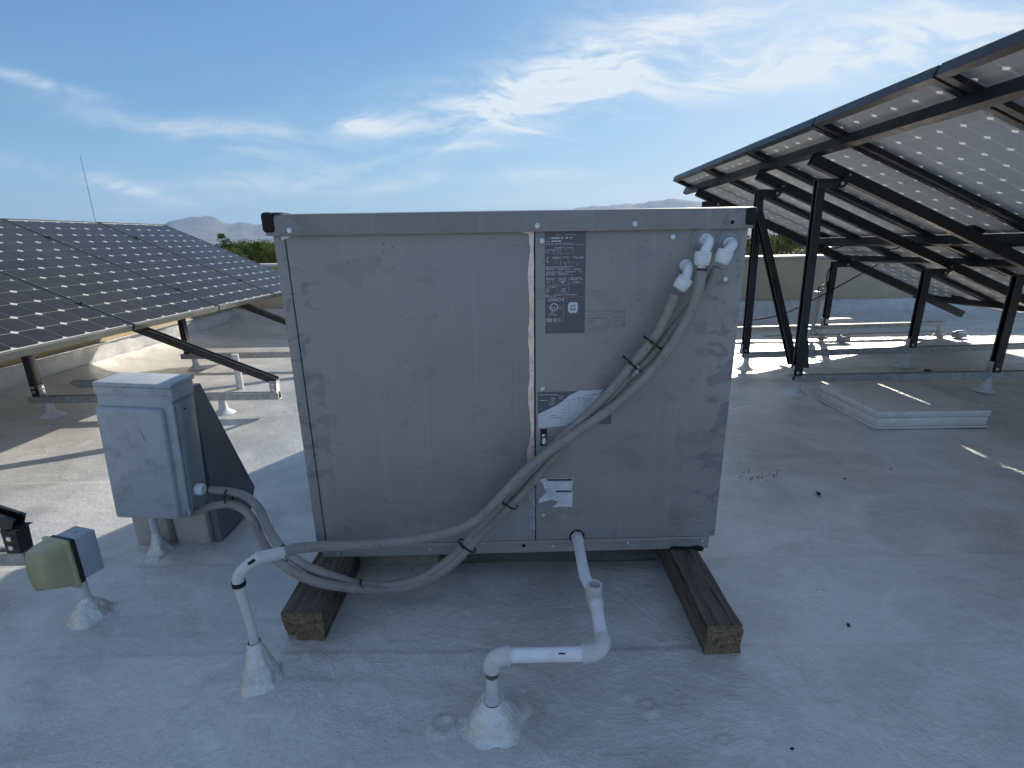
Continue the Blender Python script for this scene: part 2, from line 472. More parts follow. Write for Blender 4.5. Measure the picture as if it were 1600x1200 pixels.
def glass_sheet():
    m = bpy.data.materials.new('panel_glass'); m.use_nodes = True
    m.node_tree.nodes.clear(); gg = NG(m.node_tree)
    o = gg.new('ShaderNodeOutputMaterial')
    tr = gg.new('ShaderNodeBsdfTransparent'); gl = gg.new('ShaderNodeBsdfGlossy')
    tr.inputs[0].default_value = c4(0.93, 0.94, 0.94)
    gl.inputs['Color'].default_value = c4(0.9)
    gl.inputs['Roughness'].default_value = 0.12
    df = gg.new('ShaderNodeBsdfDiffuse'); df.inputs[0].default_value = c4(0.42, 0.40, 0.37)
    co = gg.new('ShaderNodeTexCoord').outputs['Object']
    fr = gg.new('ShaderNodeFresnel'); fr.inputs[0].default_value = 1.19
    dust = gg.mapr(gg.noise(co, 3.0, 6, 0.65), 0.3, 0.75, 0.01, 0.035)
    mx = gg.new('ShaderNodeMixShader'); gg.put(mx.inputs[0], dust); gg.l.new(tr.outputs[0], mx.inputs[1]); gg.l.new(df.outputs[0], mx.inputs[2])
    mx2 = gg.new('ShaderNodeMixShader'); gg.put(mx2.inputs[0], fr.outputs[0]); gg.l.new(mx.outputs[0], mx2.inputs[1]); gg.l.new(gl.outputs[0], mx2.inputs[2])
    gg.l.new(mx2.outputs[0], o.inputs[0])
    return m


def backsheet_material():
    m = bpy.data.materials.new('backsheet'); m.use_nodes = True
    m.node_tree.nodes.clear(); gg = NG(m.node_tree)
    o = gg.new('ShaderNodeOutputMaterial')
    df = gg.new('ShaderNodeBsdfDiffuse'); tl = gg.new('ShaderNodeBsdfTranslucent'); mx = gg.new('ShaderNodeMixShader')
    co = gg.new('ShaderNodeTexCoord').outputs['Object']
    n = gg.mapr(gg.noise(co, 2.5, 4), 0.3, 0.7)
    gg.put(df.inputs[0], gg.mix(n, c4(0.88, 0.88, 0.87), c4(0.93, 0.93, 0.92)))
    tl.inputs[0].default_value = c4(0.85)
    mx.inputs[0].default_value = 0.30
    gg.l.new(df.outputs[0], mx.inputs[1]); gg.l.new(tl.outputs[0], mx.inputs[2]); gg.l.new(mx.outputs[0], o.inputs[0])
    return m


def leaf_material(name, a, b2):
    m = bpy.data.materials.new(name); m.use_nodes = True
    m.node_tree.nodes.clear(); gg = NG(m.node_tree)
    o = gg.new('ShaderNodeOutputMaterial')
    df = gg.new('ShaderNodeBsdfDiffuse'); tl = gg.new('ShaderNodeBsdfTranslucent'); mx = gg.new('ShaderNodeMixShader')
    co = gg.new('ShaderNodeTexCoord').outputs['Object']
    n = gg.mapr(gg.noise(co, 0.8, 4, 0.7), 0.32, 0.68)
    col = gg.mix(n, a + (1,), b2 + (1,))
    gg.put(df.inputs[0], col); gg.put(tl.inputs[0], col)
    mx.inputs[0].default_value = 0.35
    gg.l.new(df.outputs[0], mx.inputs[1]); gg.l.new(tl.outputs[0], mx.inputs[2]); gg.l.new(mx.outputs[0], o.inputs[0])
    return m


M_roof = roof_material()
M_cab = cabinet_material('cabinet_paint', (0.255, 0.243, 0.24), (0.32, 0.308, 0.30))
M_cab2 = cabinet_material('cabinet_paint_door', (0.262, 0.248, 0.242), (0.33, 0.316, 0.304), 4.3)
M_cabtop = cabinet_material('cabinet_cover_paint', (0.21, 0.206, 0.203), (0.265, 0.26, 0.253), 9.1)
M_black = simple('black_foam', (0.004, 0.004, 0.005), 0.7)
M_blackmetal = simple('black_anodised', (0.014, 0.015, 0.018), 0.42, 0.0, 0.2, 9, dirt=((0.07, 0.065, 0.06), 5, 0.35))
M_frame = simple('panel_frame', (0.075, 0.085, 0.085), 0.45, 0.3, 0.15, 5)
M_frameblack = simple('panel_frame_dark', (0.035, 0.037, 0.042), 0.38, 0.3, 0.15, 5)
M_galv = simple('galvanised', (0.42, 0.43, 0.44), 0.48, 0.7, 0.25, 40, 0.2, 90, dirt=((0.24, 0.22, 0.20), 12, 0.5))
M_steel = simple('screw_steel', (0.62, 0.63, 0.65), 0.30, 0.9, 0.1, 60)
M_pvc = simple('white_pvc', (0.80, 0.81, 0.83), 0.32, 0.0, 0.03, 12, dirt=((0.55, 0.53, 0.50), 16, 0.45))
M_pvcold = simple('weathered_pvc', (0.60, 0.59, 0.58), 0.5, 0.0, 0.08, 20, 0.2, 160, dirt=((0.38, 0.36, 0.34), 26, 0.5))
M_fit = simple('white_fitting', (0.74, 0.76, 0.79), 0.38, 0.0, 0.04, 15, dirt=((0.5, 0.5, 0.5), 20, 0.4))
M_conduit = simple('grey_conduit', (0.275, 0.258, 0.238), 0.5, 0.0, 0.12, 14, 0.3, 260, dirt=((0.19, 0.175, 0.155), 16, 0.55))
M_tie = simple('black_tie', (0.008, 0.008, 0.009), 0.4)
M_coat = simple('coating_on_flashing', (0.60, 0.61, 0.62), 0.40, 0.0, 0.12, 9, 0.6, 55, dirt=((0.42, 0.41, 0.39), 15, 0.6))
M_cone = roof_material('cone_coating', True)
M_wood = wood_material('weathered_timber')
M_woodend = wood_material('timber_end_grain', True)
M_woodpale = simple('pale_board', (0.30, 0.255, 0.21), 0.8, 0.0, 0.25, 24, 0.5, 60)
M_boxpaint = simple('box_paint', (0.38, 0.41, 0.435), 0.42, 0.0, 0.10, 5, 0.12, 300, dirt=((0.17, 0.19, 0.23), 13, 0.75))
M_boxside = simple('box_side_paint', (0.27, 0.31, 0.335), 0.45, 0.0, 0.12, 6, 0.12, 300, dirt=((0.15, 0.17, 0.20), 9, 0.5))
M_hood = simple('dark_sheet_metal', (0.15, 0.17, 0.195), 0.5, 0.2, 0.12, 5)
M_plaster = simple('coated_curb', (0.46, 0.44, 0.41), 0.6, 0.0, 0.12, 8, 0.8, 30, dirt=((0.33, 0.30, 0.27), 12, 0.6))
M_yellow = simple('yellowed_plastic', (0.40, 0.375, 0.215), 0.35, 0.0, 0.08, 20, dirt=((0.25, 0.24, 0.17), 14, 0.4))
M_greybox = simple('grey_cast_box', (0.36, 0.38, 0.42), 0.45, 0.0, 0.05, 20)
M_gasket = simple('black_gasket', (0.012, 0.013, 0.02), 0.5)
M_stucco = simple('tan_stucco', (0.50, 0.39, 0.22), 0.85, 0.0, 0.12, 6, 0.5, 70)
M_stuccofar = simple('far_stucco', (0.46, 0.385, 0.27), 0.85, 0.0, 0.08, 5, 0.5, 70)
M_capmetal = simple('wall_cap', (0.52, 0.50, 0.46), 0.5, 0.0, 0.08, 8)
M_plate = simple('rating_plate', (0.105, 0.108, 0.122), 0.38, 0.0, 0.05, 10)
M_print = simple('plate_print', (0.55, 0.56, 0.6), 0.5, 0.0, 0.05, 40)
M_printw = simple('white_print', (0.66, 0.68, 0.72), 0.5, 0.0, 0.04, 40)
M_paper = simple('white_sticker', (0.62, 0.64, 0.70), 0.5, 0.0, 0.06, 25, dirt=((0.40, 0.40, 0.44), 22, 0.5))
M_inkdark = simple('dark_ink', (0.06, 0.06, 0.075), 0.5)
M_ghost = simple('adhesive_residue', (0.22, 0.22, 0.25), 0.6, 0.0, 0.3, 60, dirt=((0.30, 0.30, 0.34), 45, 0.8))
M_foil = simple('foil_tape', (0.80, 0.62, 0.55), 0.30, 0.35, 0.25, 30, 0.8, 45, dirt=((0.75, 0.73, 0.72), 14, 0.8))
M_dome = simple('grommet_putty', (0.30, 0.32, 0.33), 0.55, 0.0, 0.1, 30, 0.5, 60)
M_deb = simple('dark_debris', (0.02, 0.018, 0.016), 0.8)
M_cellback = simple('cell_rear_metal', (0.92, 0.92, 0.92), 0.7); M_cell = cell_material(); M_glass = glass_sheet(); M_back = backsheet_material()

# ------------------------------------------------------------------ value noise for the height field
def vnoise(x, y, seed=0):
    xi = np.floor(x).astype(np.int64); yi = np.floor(y).astype(np.int64)
    xf = x - xi; yf = y - yi
    xf = xf * xf * (3 - 2 * xf); yf = yf * yf * (3 - 2 * yf)
    def hsh(a, b):
        n = (a * 374761393 + b * 668265263 + seed * 974634777) & 0xffffffff
        n = ((n ^ (n >> 13)) * 1274126177) & 0xffffffff
        return ((n ^ (n >> 16)) & 0xffff) / 65535.0
    return (hsh(xi, yi) * (1 - xf) + hsh(xi + 1, yi) * xf) * (1 - yf) + (hsh(xi, yi + 1) * (1 - xf) + hsh(xi + 1, yi + 1) * xf) * yf


def fbm(x, y, o=4, seed=0):
    s = 0; a = 0.5; t = 0
    for i in range(o):
        s = s + a * vnoise(x * 2 ** i, y * 2 ** i, seed + i); t += a; a *= 0.5
    return s / t - 0.5


CONES = [(-0.595, 0.945, 0.10), (-0.062, 0.80, 0.13), (-1.193, 1.17, 0.08), (-1.21, 1.47, 0.07)]
WALLX, WALLY = -3.42, 6.25


def spaced(segs):
    out = []
    for a, b, st in segs: out += list(np.arange(a, b, st))
    return np.array(out + [segs[-1][1]])


xs = spaced([(WALLX, -2.0, 0.02), (-2.0, 2.4, 0.0075), (2.4, 5.0, 0.03), (5.0, 16.0, 0.4)])
ys = spaced([(-8.0, 0.2, 0.4), (0.2, 0.6, 0.05), (0.6, 2.2, 0.0065), (2.2, WALLY, 0.02)])
X, Y = np.meshgrid(xs, ys)
H = 0.012 * fbm(X * 0.9, Y * 0.9, 3, 1) + 0.004 * fbm(X * 4, Y * 4, 3, 5)
Hf = 0.0040 * fbm(X * 10 + 2 * fbm(X * 2, Y * 2, 2, 9), Y * 15 + 2 * fbm(X * 2.3 + 5, Y * 2, 2, 19), 5, 12)         # trowelled brush ripples
Hf = Hf + 0.0022 * np.abs(fbm(X * 30, Y * 30, 3, 33))
H = H + Hf
for (cx, cy, rr) in CONES:
    dx, dy = X - cx, Y - cy
    rad = np.sqrt(dx * dx + dy * dy) + 1e-6
    th = np.arctan2(dy, dx)
    sw = fbm(np.cos(th) * 2.2 + 7 + cx, np.sin(th) * 2.2 + cy, 3, 21)
    H += 0.0016 * np.sin((rad + 0.16 * sw + 0.05 * fbm(X * 9, Y * 9, 3, 77)) * 210 + 5 * fbm(X * 14, Y * 14, 3, 3)) * np.exp(-(rad / (rr * 1.5)) ** 2) * (0.1 + 2.6 * np.abs(fbm(X * 11, Y * 11, 2, 8)))
    H += 0.006 * fbm((X + Y) * 16, (X - Y) * 7, 4, 91) * np.exp(-(rad / (rr * 2.2)) ** 2)
    H += 0.007 * np.exp(-(rad / rr) ** 2)
# lapped sheet edges running across the roof
for ys0, am in ((1.405, 0.0055), (1.035, 0.0045), (2.02, 0.005), (2.9, 0.005), (3.9, 0.005), (0.62, 0.004)):
    e = ys0 + 0.010 * fbm(X * 2.0, X * 0 + ys0, 3, 40)
    H += am * (1 / (1 + np.exp((Y - e) / 0.0022)) - 0.5) * (0.5 + 1.2 * np.abs(fbm(X * 1.5, X * 0 + ys0 * 3, 2, 50)) * 2)
e = -0.50 + 0.012 * fbm(Y * 3, Y * 0, 3, 44)
diag = (X + 0.46) + (Y - 0.85) * 1.0
H += 0.0015 / (1 + np.exp(-(diag + 0.17) / 0.003)) * (Y < 0.95) * (X < -0.3)
# small pebbled lumps buried in the coating
for k in range(150):
    px_, py_ = rng.uniform(-1.6, 2.2), rng.uniform(0.65, 2.2); q = rng.uniform(0.003, 0.008)
    H += q * 0.55 * np.exp(-(((X - px_) ** 2 + (Y - py_) ** 2) / (q * q * 1.6)))
for (px_, py_, q) in ((-0.155, 0.825, 0.022), (0.29, 0.865, 0.014), (0.42, 0.78, 0.012)):
    r_ = np.sqrt((X - px_) ** 2 + (Y - py_) ** 2)
    H += 0.006 * np.exp(-((r_ - q) / 0.0055) ** 2)
# the membrane sweeps up into the parapets
cx_ = np.clip((WALLX + 0.32 - X) / 0.32, 0, 1); cy_ = np.clip((Y - (WALLY - 0.4)) / 0.4, 0, 1)
CR = np.sqrt(cx_ ** 2 + cy_ ** 2)
H += 0.09 * np.clip(CR, 0, 1.3) ** 1.8 * (1 + 0.25 * fbm(X * 6, Y * 6, 4, 60))
H -= 0.006
nx, ny = len(xs), len(ys)
co = np.stack([X, Y, H], -1).reshape(-1, 3)
idx = np.arange(nx * ny).reshape(ny, nx)
F = np.stack([idx[:-1, :-1], idx[:-1, 1:], idx[1:, 1:], idx[1:, :-1]], -1).reshape(-1, 4)
me = bpy.data.meshes.new('roof')
me.vertices.add(len(co)); me.vertices.foreach_set('co', co.ravel().astype(np.float32))
me.loops.add(F.size); me.loops.foreach_set('vertex_index', F.ravel().astype(np.int32))
me.polygons.add(len(F)); me.polygons.foreach_set('loop_start', np.arange(0, F.size, 4, dtype=np.int32)); me.polygons.foreach_set('loop_total', np.full(len(F), 4, dtype=np.int32))
me.update(calc_edges=True); me.shade_smooth(); me.materials.append(M_roof)
roof = link('roof', me); roof['kind'] = 'structure'

# ------------------------------------------------------------------ parapet walls
def wrinkled_sheet(name, P0, du, dv, nu, nv, amp, parent, mat_, seed):
    """coated membrane dressed up the wall, with seams"""
    P0, du, dv = Vector(P0), Vector(du), Vector(dv); nrm = du.normalized().cross(dv.normalized())
    vs, fs = [], []
    for j in range(nv + 1):
        for i in range(nu + 1):
            p = P0 + du * (i / nu) + dv * (j / nv)
            w = p.x + p.y
            a = amp * mnoise.noise(Vector((w * 7 + seed, p.z * 9, seed))) + amp * 0.5 * mnoise.noise(Vector((w * 25, p.z * 25, seed)))
            sm = w * 1.05 + seed; k = sm - math.floor(sm)
            a += 0.009 * (k < 0.5) + 0.004 * mnoise.noise(Vector((w * 60, 0, seed))) * (abs(k - 0.5) < 0.06)
            vs.append(p + nrm * a)
    for j in range(nv):
        for i in range(nu):
            a = j * (nu + 1) + i; fs.append((a, a + 1, a + nu + 2, a + nu + 1))
    me = bpy.data.meshes.new(name); me.from_pydata([tuple(v) for v in vs], [], fs); me.shade_smooth(); me.materials.append(mat_)
    return link(name, me, parent)


WT = 0.715
w1 = thing('parapet_wall', (WALLX, 0, 0), 'tan parapet wall along the left edge of the roof with white coated base', 'wall')
MB().box(-0.25, -0.02, -8, WALLY + 0.25, -0.2, WT).build('masonry', M_stucco, w1)
MB().box(-0.28, 0.012, -8.0, WALLY - 0.03, WT + 0.001, WT + 0.03, 0.006).build('cap', M_capmetal, w1)
wrinkled_sheet('base_flashing', (-0.002, WALLY, 0.03), (0, -(WALLY + 8), 0), (0.0, 0, 0.19), 420, 8, 0.010, w1, M_coat, 1.3)
MB().box(-0.019, 0.016, -8, WALLY - 0.05, 0.212, 0.224, 0.003).build('termination_bar', M_galv, w1)
w2 = thing('parapet_wall', (0, WALLY, 0), 'beige parapet wall across the far side of the roof behind both arrays', 'wall')
MB().box(WALLX - 0.02, 16, 0.02, 0.25, -0.2, WT).build('masonry', M_stuccofar, w2)
MB().box(WALLX - 0.0, 16, -0.012, 0.28, WT + 0.001, WT + 0.03, 0.006).build('cap', M_capmetal, w2)
wrinkled_sheet('base_flashing', (WALLX, 0.0, 0.03), (16 - WALLX, 0, 0), (0, 0.0, 0.19), 420, 8, 0.010, w2, M_coat, 4.1)
MB().box(WALLX + 0.05, 16, -0.016, 0.019, 0.212, 0.224, 0.003).build('termination_bar', M_galv, w2)

# ------------------------------------------------------------------ land beyond the building
GZ = -5.5
def ground_mat():
    m, gg, b = mat('valley_ground')
    co = gg.new('ShaderNodeTexCoord').outputs['Object']
    n = gg.noise(co, 0.012, 6, 0.6); n2 = gg.noise(co, 0.11, 5, 0.7)
    base = gg.mix(gg.mapr(n, 0.35, 0.65), c4(0.17, 0.155, 0.095), c4(0.10, 0.115, 0.06))
    base = gg.mix(gg.mapr(n2, 0.5, 0.62, 0, 0.7), base, c4(0.06, 0.075, 0.035))
    gg.put(b.inputs['Base Color'], base); b.inputs['Roughness'].default_value = 0.95
    return m
me = bpy.data.meshes.new('ground')
vs = []; fs = []
rad = [0] + [6 * 1.35 ** i for i in range(28)]
rad = [r for r in rad if r < 14000] + [14000]
SEG = 96
for r in rad:
    for k in range(SEG):
        a = 2 * math.pi * k / SEG
        z = GZ + (0 if r < 120 else 2.2 * mnoise.noise(Vector((r * math.cos(a) * 0.003, r * math.sin(a) * 0.003, 0))))
        vs.append((r * math.cos(a), r * math.sin(a), z))
for i in range(len(rad) - 1):
    for k in range(SEG):
        fs.append((i * SEG + k, i * SEG + (k + 1) % SEG, (i + 1) * SEG + (k + 1) % SEG, (i + 1) * SEG + k))
me.from_pydata(vs, [], fs[SEG:] + [tuple(range(SEG, 2 * SEG))]); me.materials.append(ground_mat()); me.shade_smooth()
gr = link('ground', me); gr['kind'] = 'structure'
bw = thing('roof_building', (0, 0, 0), 'stucco building below the coated flat roof', 'building')
MB().box(WALLX - 0.26, 16, -8, WALLY + 0.26, GZ, -0.21).build('wall', M_stuccofar, bw)

# mountains: ridged range around the far side of the valley
def mountain_profile(az):                      # az in degrees clockwise from +Y -> skyline elevation in degrees
    P = [(-60, 0.6), (-46, 0.9), (-38, 0.7), (-34.6, 0.9), (-33.6, 1.55), (-32.6, 2.1), (-31.2, 2.45), (-30.0, 2.5), (-29.0, 2.35), (-28.2, 1.95), (-27.0, 2.0), (-25.6, 1.75), (-23.5, 1.72), (-21.5, 1.6), (-19.5, 1.95), (-17.5, 2.1), (-15, 2.15), (-10, 2.3), (-4, 2.0), (2, 2.5), (8, 3.2), (13, 3.3), (17, 3.7), (19.5, 3.55), (22, 3.0), (27, 2.4), (34, 1.9), (45, 1.6), (60, 1.2)]
    for (a0, e0), (a1, e1) in zip(P, P[1:]):
        if a0 <= az <= a1: return e0 + (e1 - e0) * (az - a0) / (a1 - a0)
    return 0.6
vs = []; fs = []
NA, NR = 620, 26
for j in range(NR):
    t = j / (NR - 1)
    dist = 5200 + 4200 * t
    for i in range(NA):
        az = -60 + 120 * i / (NA - 1)
        x_, y_ = dist * math.sin(R(az)), dist * math.cos(R(az))
        e = mountain_profile(az) + 0.10 * mnoise.noise(Vector((az * 1.1, 3, 0))) + 0.05 * mnoise.noise(Vector((az * 4, 7, 0)))
        top = math.tan(R(e)) * 7600 + 6
        shape = math.exp(-((t - 0.57) / 0.27) ** 2)
        n_ = mnoise.fractal(Vector((x_ * 0.0016, y_ * 0.0016, 2.0)), 1.0, 2.0, 6)
        rg = 1 - abs(mnoise.fractal(Vector((x_ * 0.0011 + 5, y_ * 0.0011, 0)), 0.9, 2.1, 5))
        z = GZ - 4 + top * shape * (0.80 + 0.20 * rg) + n_ * 38 * shape * min(1, 3 * t) * (1 - 0.75 * math.exp(-((t - 0.57) / 0.08) ** 2))
        vs.append((x_, y_, z))
for j in range(NR - 1):
    for i in range(NA - 1):
        a = j * NA + i; fs.append((a, a + 1, a + NA + 1, a + NA))
me = bpy.data.meshes.new('mountains'); me.from_pydata(vs, [], fs); me.shade_smooth()
mm, gg, b = mat('mountain_rock')
co = gg.new('ShaderNodeTexCoord').outputs['Object']
gg.put(b.inputs['Base Color'], gg.mix(gg.mapr(gg.noise(co, 0.004, 8, 0.7), 0.35, 0.65), c4(0.10, 0.085, 0.07), c4(0.20, 0.165, 0.13)))
b.inputs['Roughness'].default_value = 0.95
me.materials.append(mm)
mt = link('mountains', me); mt['kind'] = 'structure'

# haze of the desert air
hb = MB().box(-15000, 15000, -15000, 15000, GZ - 9, 520).build('haze', None)
hm = bpy.data.materials.new('haze_air'); hm.use_nodes = True; hm.node_tree.nodes.clear()
gh = NG(hm.node_tree); pv = gh.new('ShaderNodeVolumePrincipled'); oh = gh.new('ShaderNodeOutputMaterial')
pv.inputs['Color'].default_value = (0.42, 0.66, 1.0, 1); pv.inputs['Density'].default_value = 0.000085; pv.inputs['Anisotropy'].default_value = 0.1
gh.l.new(pv.outputs[0], oh.inputs['Volume'])
hb.data.materials.append(hm); hb['kind'] = 'stuff'; hb['label'] = 'pale blue haze hanging over the valley'; hb['category'] = 'haze'

# ------------------------------------------------------------------ trees
M_leaf = [leaf_material('leaf_a', (0.045, 0.075, 0.018), (0.11, 0.15, 0.035)), leaf_material('leaf_b', (0.028, 0.052, 0.018), (0.07, 0.105, 0.03)), leaf_material('leaf_c', (0.075, 0.11, 0.03), (0.16, 0.19, 0.055))]
M_bark = simple('bark', (0.10, 0.075, 0.055), 0.9, 0, 0.3, 6, 0.5, 20)


def tree(name, x, y, h, w, mi, label, seed, conical=0.0, leaves=6500, dens=1.0):
    rg_ = random.Random(seed)
    t = thing(name, (x, y, GZ), label, 'tree', 'trees beyond the parapet')
    b = MB()
    top = Vector((rg_.uniform(-.2, .2), rg_.uniform(-.2, .2), h * 0.8))
    b.tube([(0, 0, 0), (0.05, 0, h * 0.25), top * 0.6, top], [0.035 * h, 0.026 * h, 0.015 * h, 0.006 * h], 8)
    tips = []
    for k in range(16):
        z0 = h * rg_.uniform(0.2, 0.7); a = rg_.uniform(0, 6.28)
        L = w * 0.5 * rg_.uniform(0.5, 0.9) * (1 - conical * (z0 / h - 0.2))
        e = Vector((math.cos(a) * L, math.sin(a) * L, z0 + h * rg_.uniform(0.08, 0.25)))
        b.tube([(0, 0, z0), e * 0.5 + Vector((0, 0, z0 * 0.55)), e], [0.012 * h, 0.008 * h, 0.003 * h], 5); tips.append(e)
    b.build('trunk', M_bark, t)
    cl = []
    for k in range(int(38 * dens)):
        zf = rg_.uniform(0.28, 0.94); a = rg_.uniform(0, 6.28)
        prof = math.sin(min(1, (zf - 0.15) / 0.85) * math.pi * 0.80 + 0.35) if conical == 0 else (1.12 - zf) * 1.15
        rr = w * 0.5 * prof * math.sqrt(rg_.uniform(0.1, 1))
        cl.append((Vector((math.cos(a) * rr, math.sin(a) * rr, zf * h * 0.95)), w * rg_.uniform(0.10, 0.20)))
    P = np.zeros((leaves, 4, 3), np.float32)
    r2 = np.random.default_rng(seed)
    for i in range(leaves):
        c, s = cl[i % len(cl)]
        v_ = r2.normal(size=3); v_ /= np.linalg.norm(v_); v_ *= s * r2.uniform(0.35, 1.15) ** 0.6
        p = np.array(c) + v_ * np.array([1, 1, 0.75])
        a = r2.normal(size=3); a /= np.linalg.norm(a); bb = np.cross(a, r2.normal(size=3)); bb /= np.linalg.norm(bb)
        q = r2.uniform(0.05, 0.10) * (0.7 + 0.05 * h)
        P[i] = [p - a * q, p + bb * q * 0.5, p + a * q, p - bb * q * 0.5]
    me = bpy.data.meshes.new('crown'); n = leaves * 4
    me.vertices.add(n); me.vertices.foreach_set('co', P.ravel()); me.loops.add(n); me.loops.foreach_set('vertex_index', np.arange(n, dtype=np.int32))
    me.polygons.add(leaves); me.polygons.foreach_set('loop_start', np.arange(0, n, 4, dtype=np.int32)); me.polygons.foreach_set('loop_total', np.full(leaves, 4, dtype=np.int32))
    me.update(calc_edges=True); me.materials.append(M_leaf[mi]); link('crown', me, t)
    return t


def az_xy(px, dist):                    # plan position seen at a picture column, at a distance
    u_ = (px - 800) / 785.8
    a = math.atan(u_ * 0.961); return dist * math.sin(a), dist * math.cos(a)


TR = [(359, 62, 8.1, 3.6, 1, 'tall dark tree at the left end of the row beyond the panels', 0), (382, 66, 7.2, 5.0, 0, 'sparse mid green tree between two darker ones beyond the panels', 0),
      (398, 60, 7.0, 4.5, 1, 'rounded dark bush-like tree beyond the left array', 0), (413, 64, 7.2, 5.2, 0, 'broad leafy tree just left of the grey unit', 0),
      (434, 58, 7.2, 4.2, 2, 'bright yellow green tree touching the edge of the grey unit', 0), (368, 54, 6.4, 4.2, 2, 'low light green tree in front of the dark row', 0),
      (1190, 62, 7.2, 4.6, 1, 'dark tree seen through the gap beside the black brace', 0), (1222, 55, 7.4, 5.0, 0, 'green tree between the two black posts', 0),
      (1246, 60, 7.0, 4.8, 2, 'pale green tree behind the right hand black post', 0), (1290, 70, 6.6, 5.2, 2, 'olive tree glimpsed under the right array', 0), (1330, 62, 6.3, 5.0, 1, 'dark tree hidden mostly by the right array frame', 0)]
for i, (px, dd, h, w, mi, lb, cn) in enumerate(TR):
    x_, y_ = az_xy(px, dd)
    tree('tree', x_, y_, h, w, mi, lb, 100 + i, cn)

# scattered scrub over the valley, one mass nobody could count
nS = 5200
r3 = np.random.default_rng(5)
vs = []; fs = []
for i in range(nS):
    dd = 75 * (2600 / 75) ** r3.uniform(0, 1); az = R(r3.uniform(-50, 45))
    x_, y_ = dd * math.sin(az), dd * math.cos(az); s_h = r3.uniform(0.6, 2.6) * (1 + dd / 2500); s_w = s_h * r3.uniform(0.9, 1.8)
    n0 = len(vs); ring = []
    for k in range(5):
        a = k * 1.2566 + r3.uniform(-.3, .3); ring.append((x_ + s_w * math.cos(a) * r3.uniform(.7, 1.2), y_ + s_w * math.sin(a), GZ + s_h * r3.uniform(0.1, 0.5)))
    vs += ring + [(x_ + r3.uniform(-.3, .3) * s_w, y_, GZ + s_h), (x_, y_, GZ - 2.5)]
    for k in range(5): fs += [(n0 + k, n0 + (k + 1) % 5, n0 + 5), (n0 + (k + 1) % 5, n0 + k, n0 + 6)]
me = bpy.data.meshes.new('distant_scrub'); me.from_pydata(vs, [], fs); me.materials.append(M_leaf[0])
tag(link('distant_scrub', me), 'olive desert scrub scattered across the valley floor', 'scrub', kind='stuff')

# ------------------------------------------------------------------ houses beyond
M_tile = simple('clay_tile', (0.26, 0.13, 0.095), 0.85, 0, 0.25, 3)
M_tilegrey = simple('grey_tile', (0.30, 0.28, 0.27), 0.8, 0, 0.2, 3)
M_house = simple('house_wall', (0.36, 0.30, 0.22), 0.9, 0, 0.1, 2)
M_pane = simple('dark_window', (0.02, 0.025, 0.03), 0.1)


def house(px, dist, w, dp, ez, rise, label, tm, rz):
    x_, y_ = az_xy(px, dist)
    t = thing('house', (x_, y_, GZ), label, 'house', None, (0, 0, rz))
    MB().box(-w / 2, w / 2, -dp / 2, dp / 2, 0, ez).build('wall', M_house, t)
    rf = MB(); nrow = 14
    pb = MB()
    for sgn in (-1, 1):
        for k in range(nrow):                     # courses of tile, each lapping the next
            a0, a1 = k / nrow, (k + 1) / nrow
            ya, yb = sgn * (dp / 2 + 0.5) * (1 - a0), sgn * (dp / 2 + 0.5) * (1 - a1)
            za, zb = ez - 0.1 + (rise + 0.1) * a0, ez - 0.1 + (rise + 0.1) * a1
            hw = w / 2 + 0.5
            pb.quad([(-hw, ya, za + 0.07), (hw, ya, za + 0.07), (hw, yb, zb + 0.02), (-hw, yb, zb + 0.02)])
            pb.quad([(-hw, ya, za), (hw, ya, za), (hw, ya, za + 0.07), (-hw, ya, za + 0.07)])
    pb.build('roof', tm, t)
    for sx in (-1, 1): MB().prism([(sx * w / 2, -dp / 2, ez), (sx * w / 2, dp / 2, ez), (sx * w / 2, 0, ez + rise - 0.1)], (-sx * 0.1, 0, 0)).build('gable', M_house, t)
    for k in range(3):
        wn_ = MB().box(-0.6, 0.6, -0.06, 0.0, -0.55, 0.55).build('window', M_capmetal, t, ((k - 1) * w / 3.4, -dp / 2 - 0.002, ez * 0.58))
        MB().box(-0.5, 0.5, -0.075, -0.062, -0.45, 0.45).build('pane', M_pane, wn_)
    return t


house(447, 44, 9, 8, 2.9, 1.35, 'low house with a red tiled roof left of the grey unit', M_tile, R(28))
house(1190, 58, 8, 7, 2.7, 1.1, 'house with a pale tiled roof seen between the black post and brace', M_tilegrey, R(-14))
house(1310, 52, 9, 7, 3.0, 1.3, 'house with a reddish roof glimpsed under the right array', M_tile, R(10))

# radio mast far off on the left
x_, y_ = -156.1, 200.0
t = thing('radio_mast', (x_, y_, GZ), 'very thin guyed radio mast rising behind the left panels', 'mast')
b = MB(); hh = 38.0
for k in range(3):
    a = k * 2.094; b.tube([(0.16 * math.cos(a), 0.16 * math.sin(a), 0), (0.05 * math.cos(a), 0.05 * math.sin(a), hh)], 0.035, 5)
b.build('lattice_leg', M_galv, t)
b = MB()
for k in range(90):
    z = k * hh / 90; r_ = 0.16 - 0.11 * z / hh; a = (k % 3) * 2.094; a2 = a + 2.094
    b.tube([(r_ * math.cos(a), r_ * math.sin(a), z), (r_ * math.cos(a2), r_ * math.sin(a2), z + hh / 90)], 0.02, 4)
b.build('cross_brace', M_galv, t)

# ------------------------------------------------------------------ solar modules (shared meshes)
MW, ML, MT = 0.790, 1.559, 0.048
PIT = 0.805


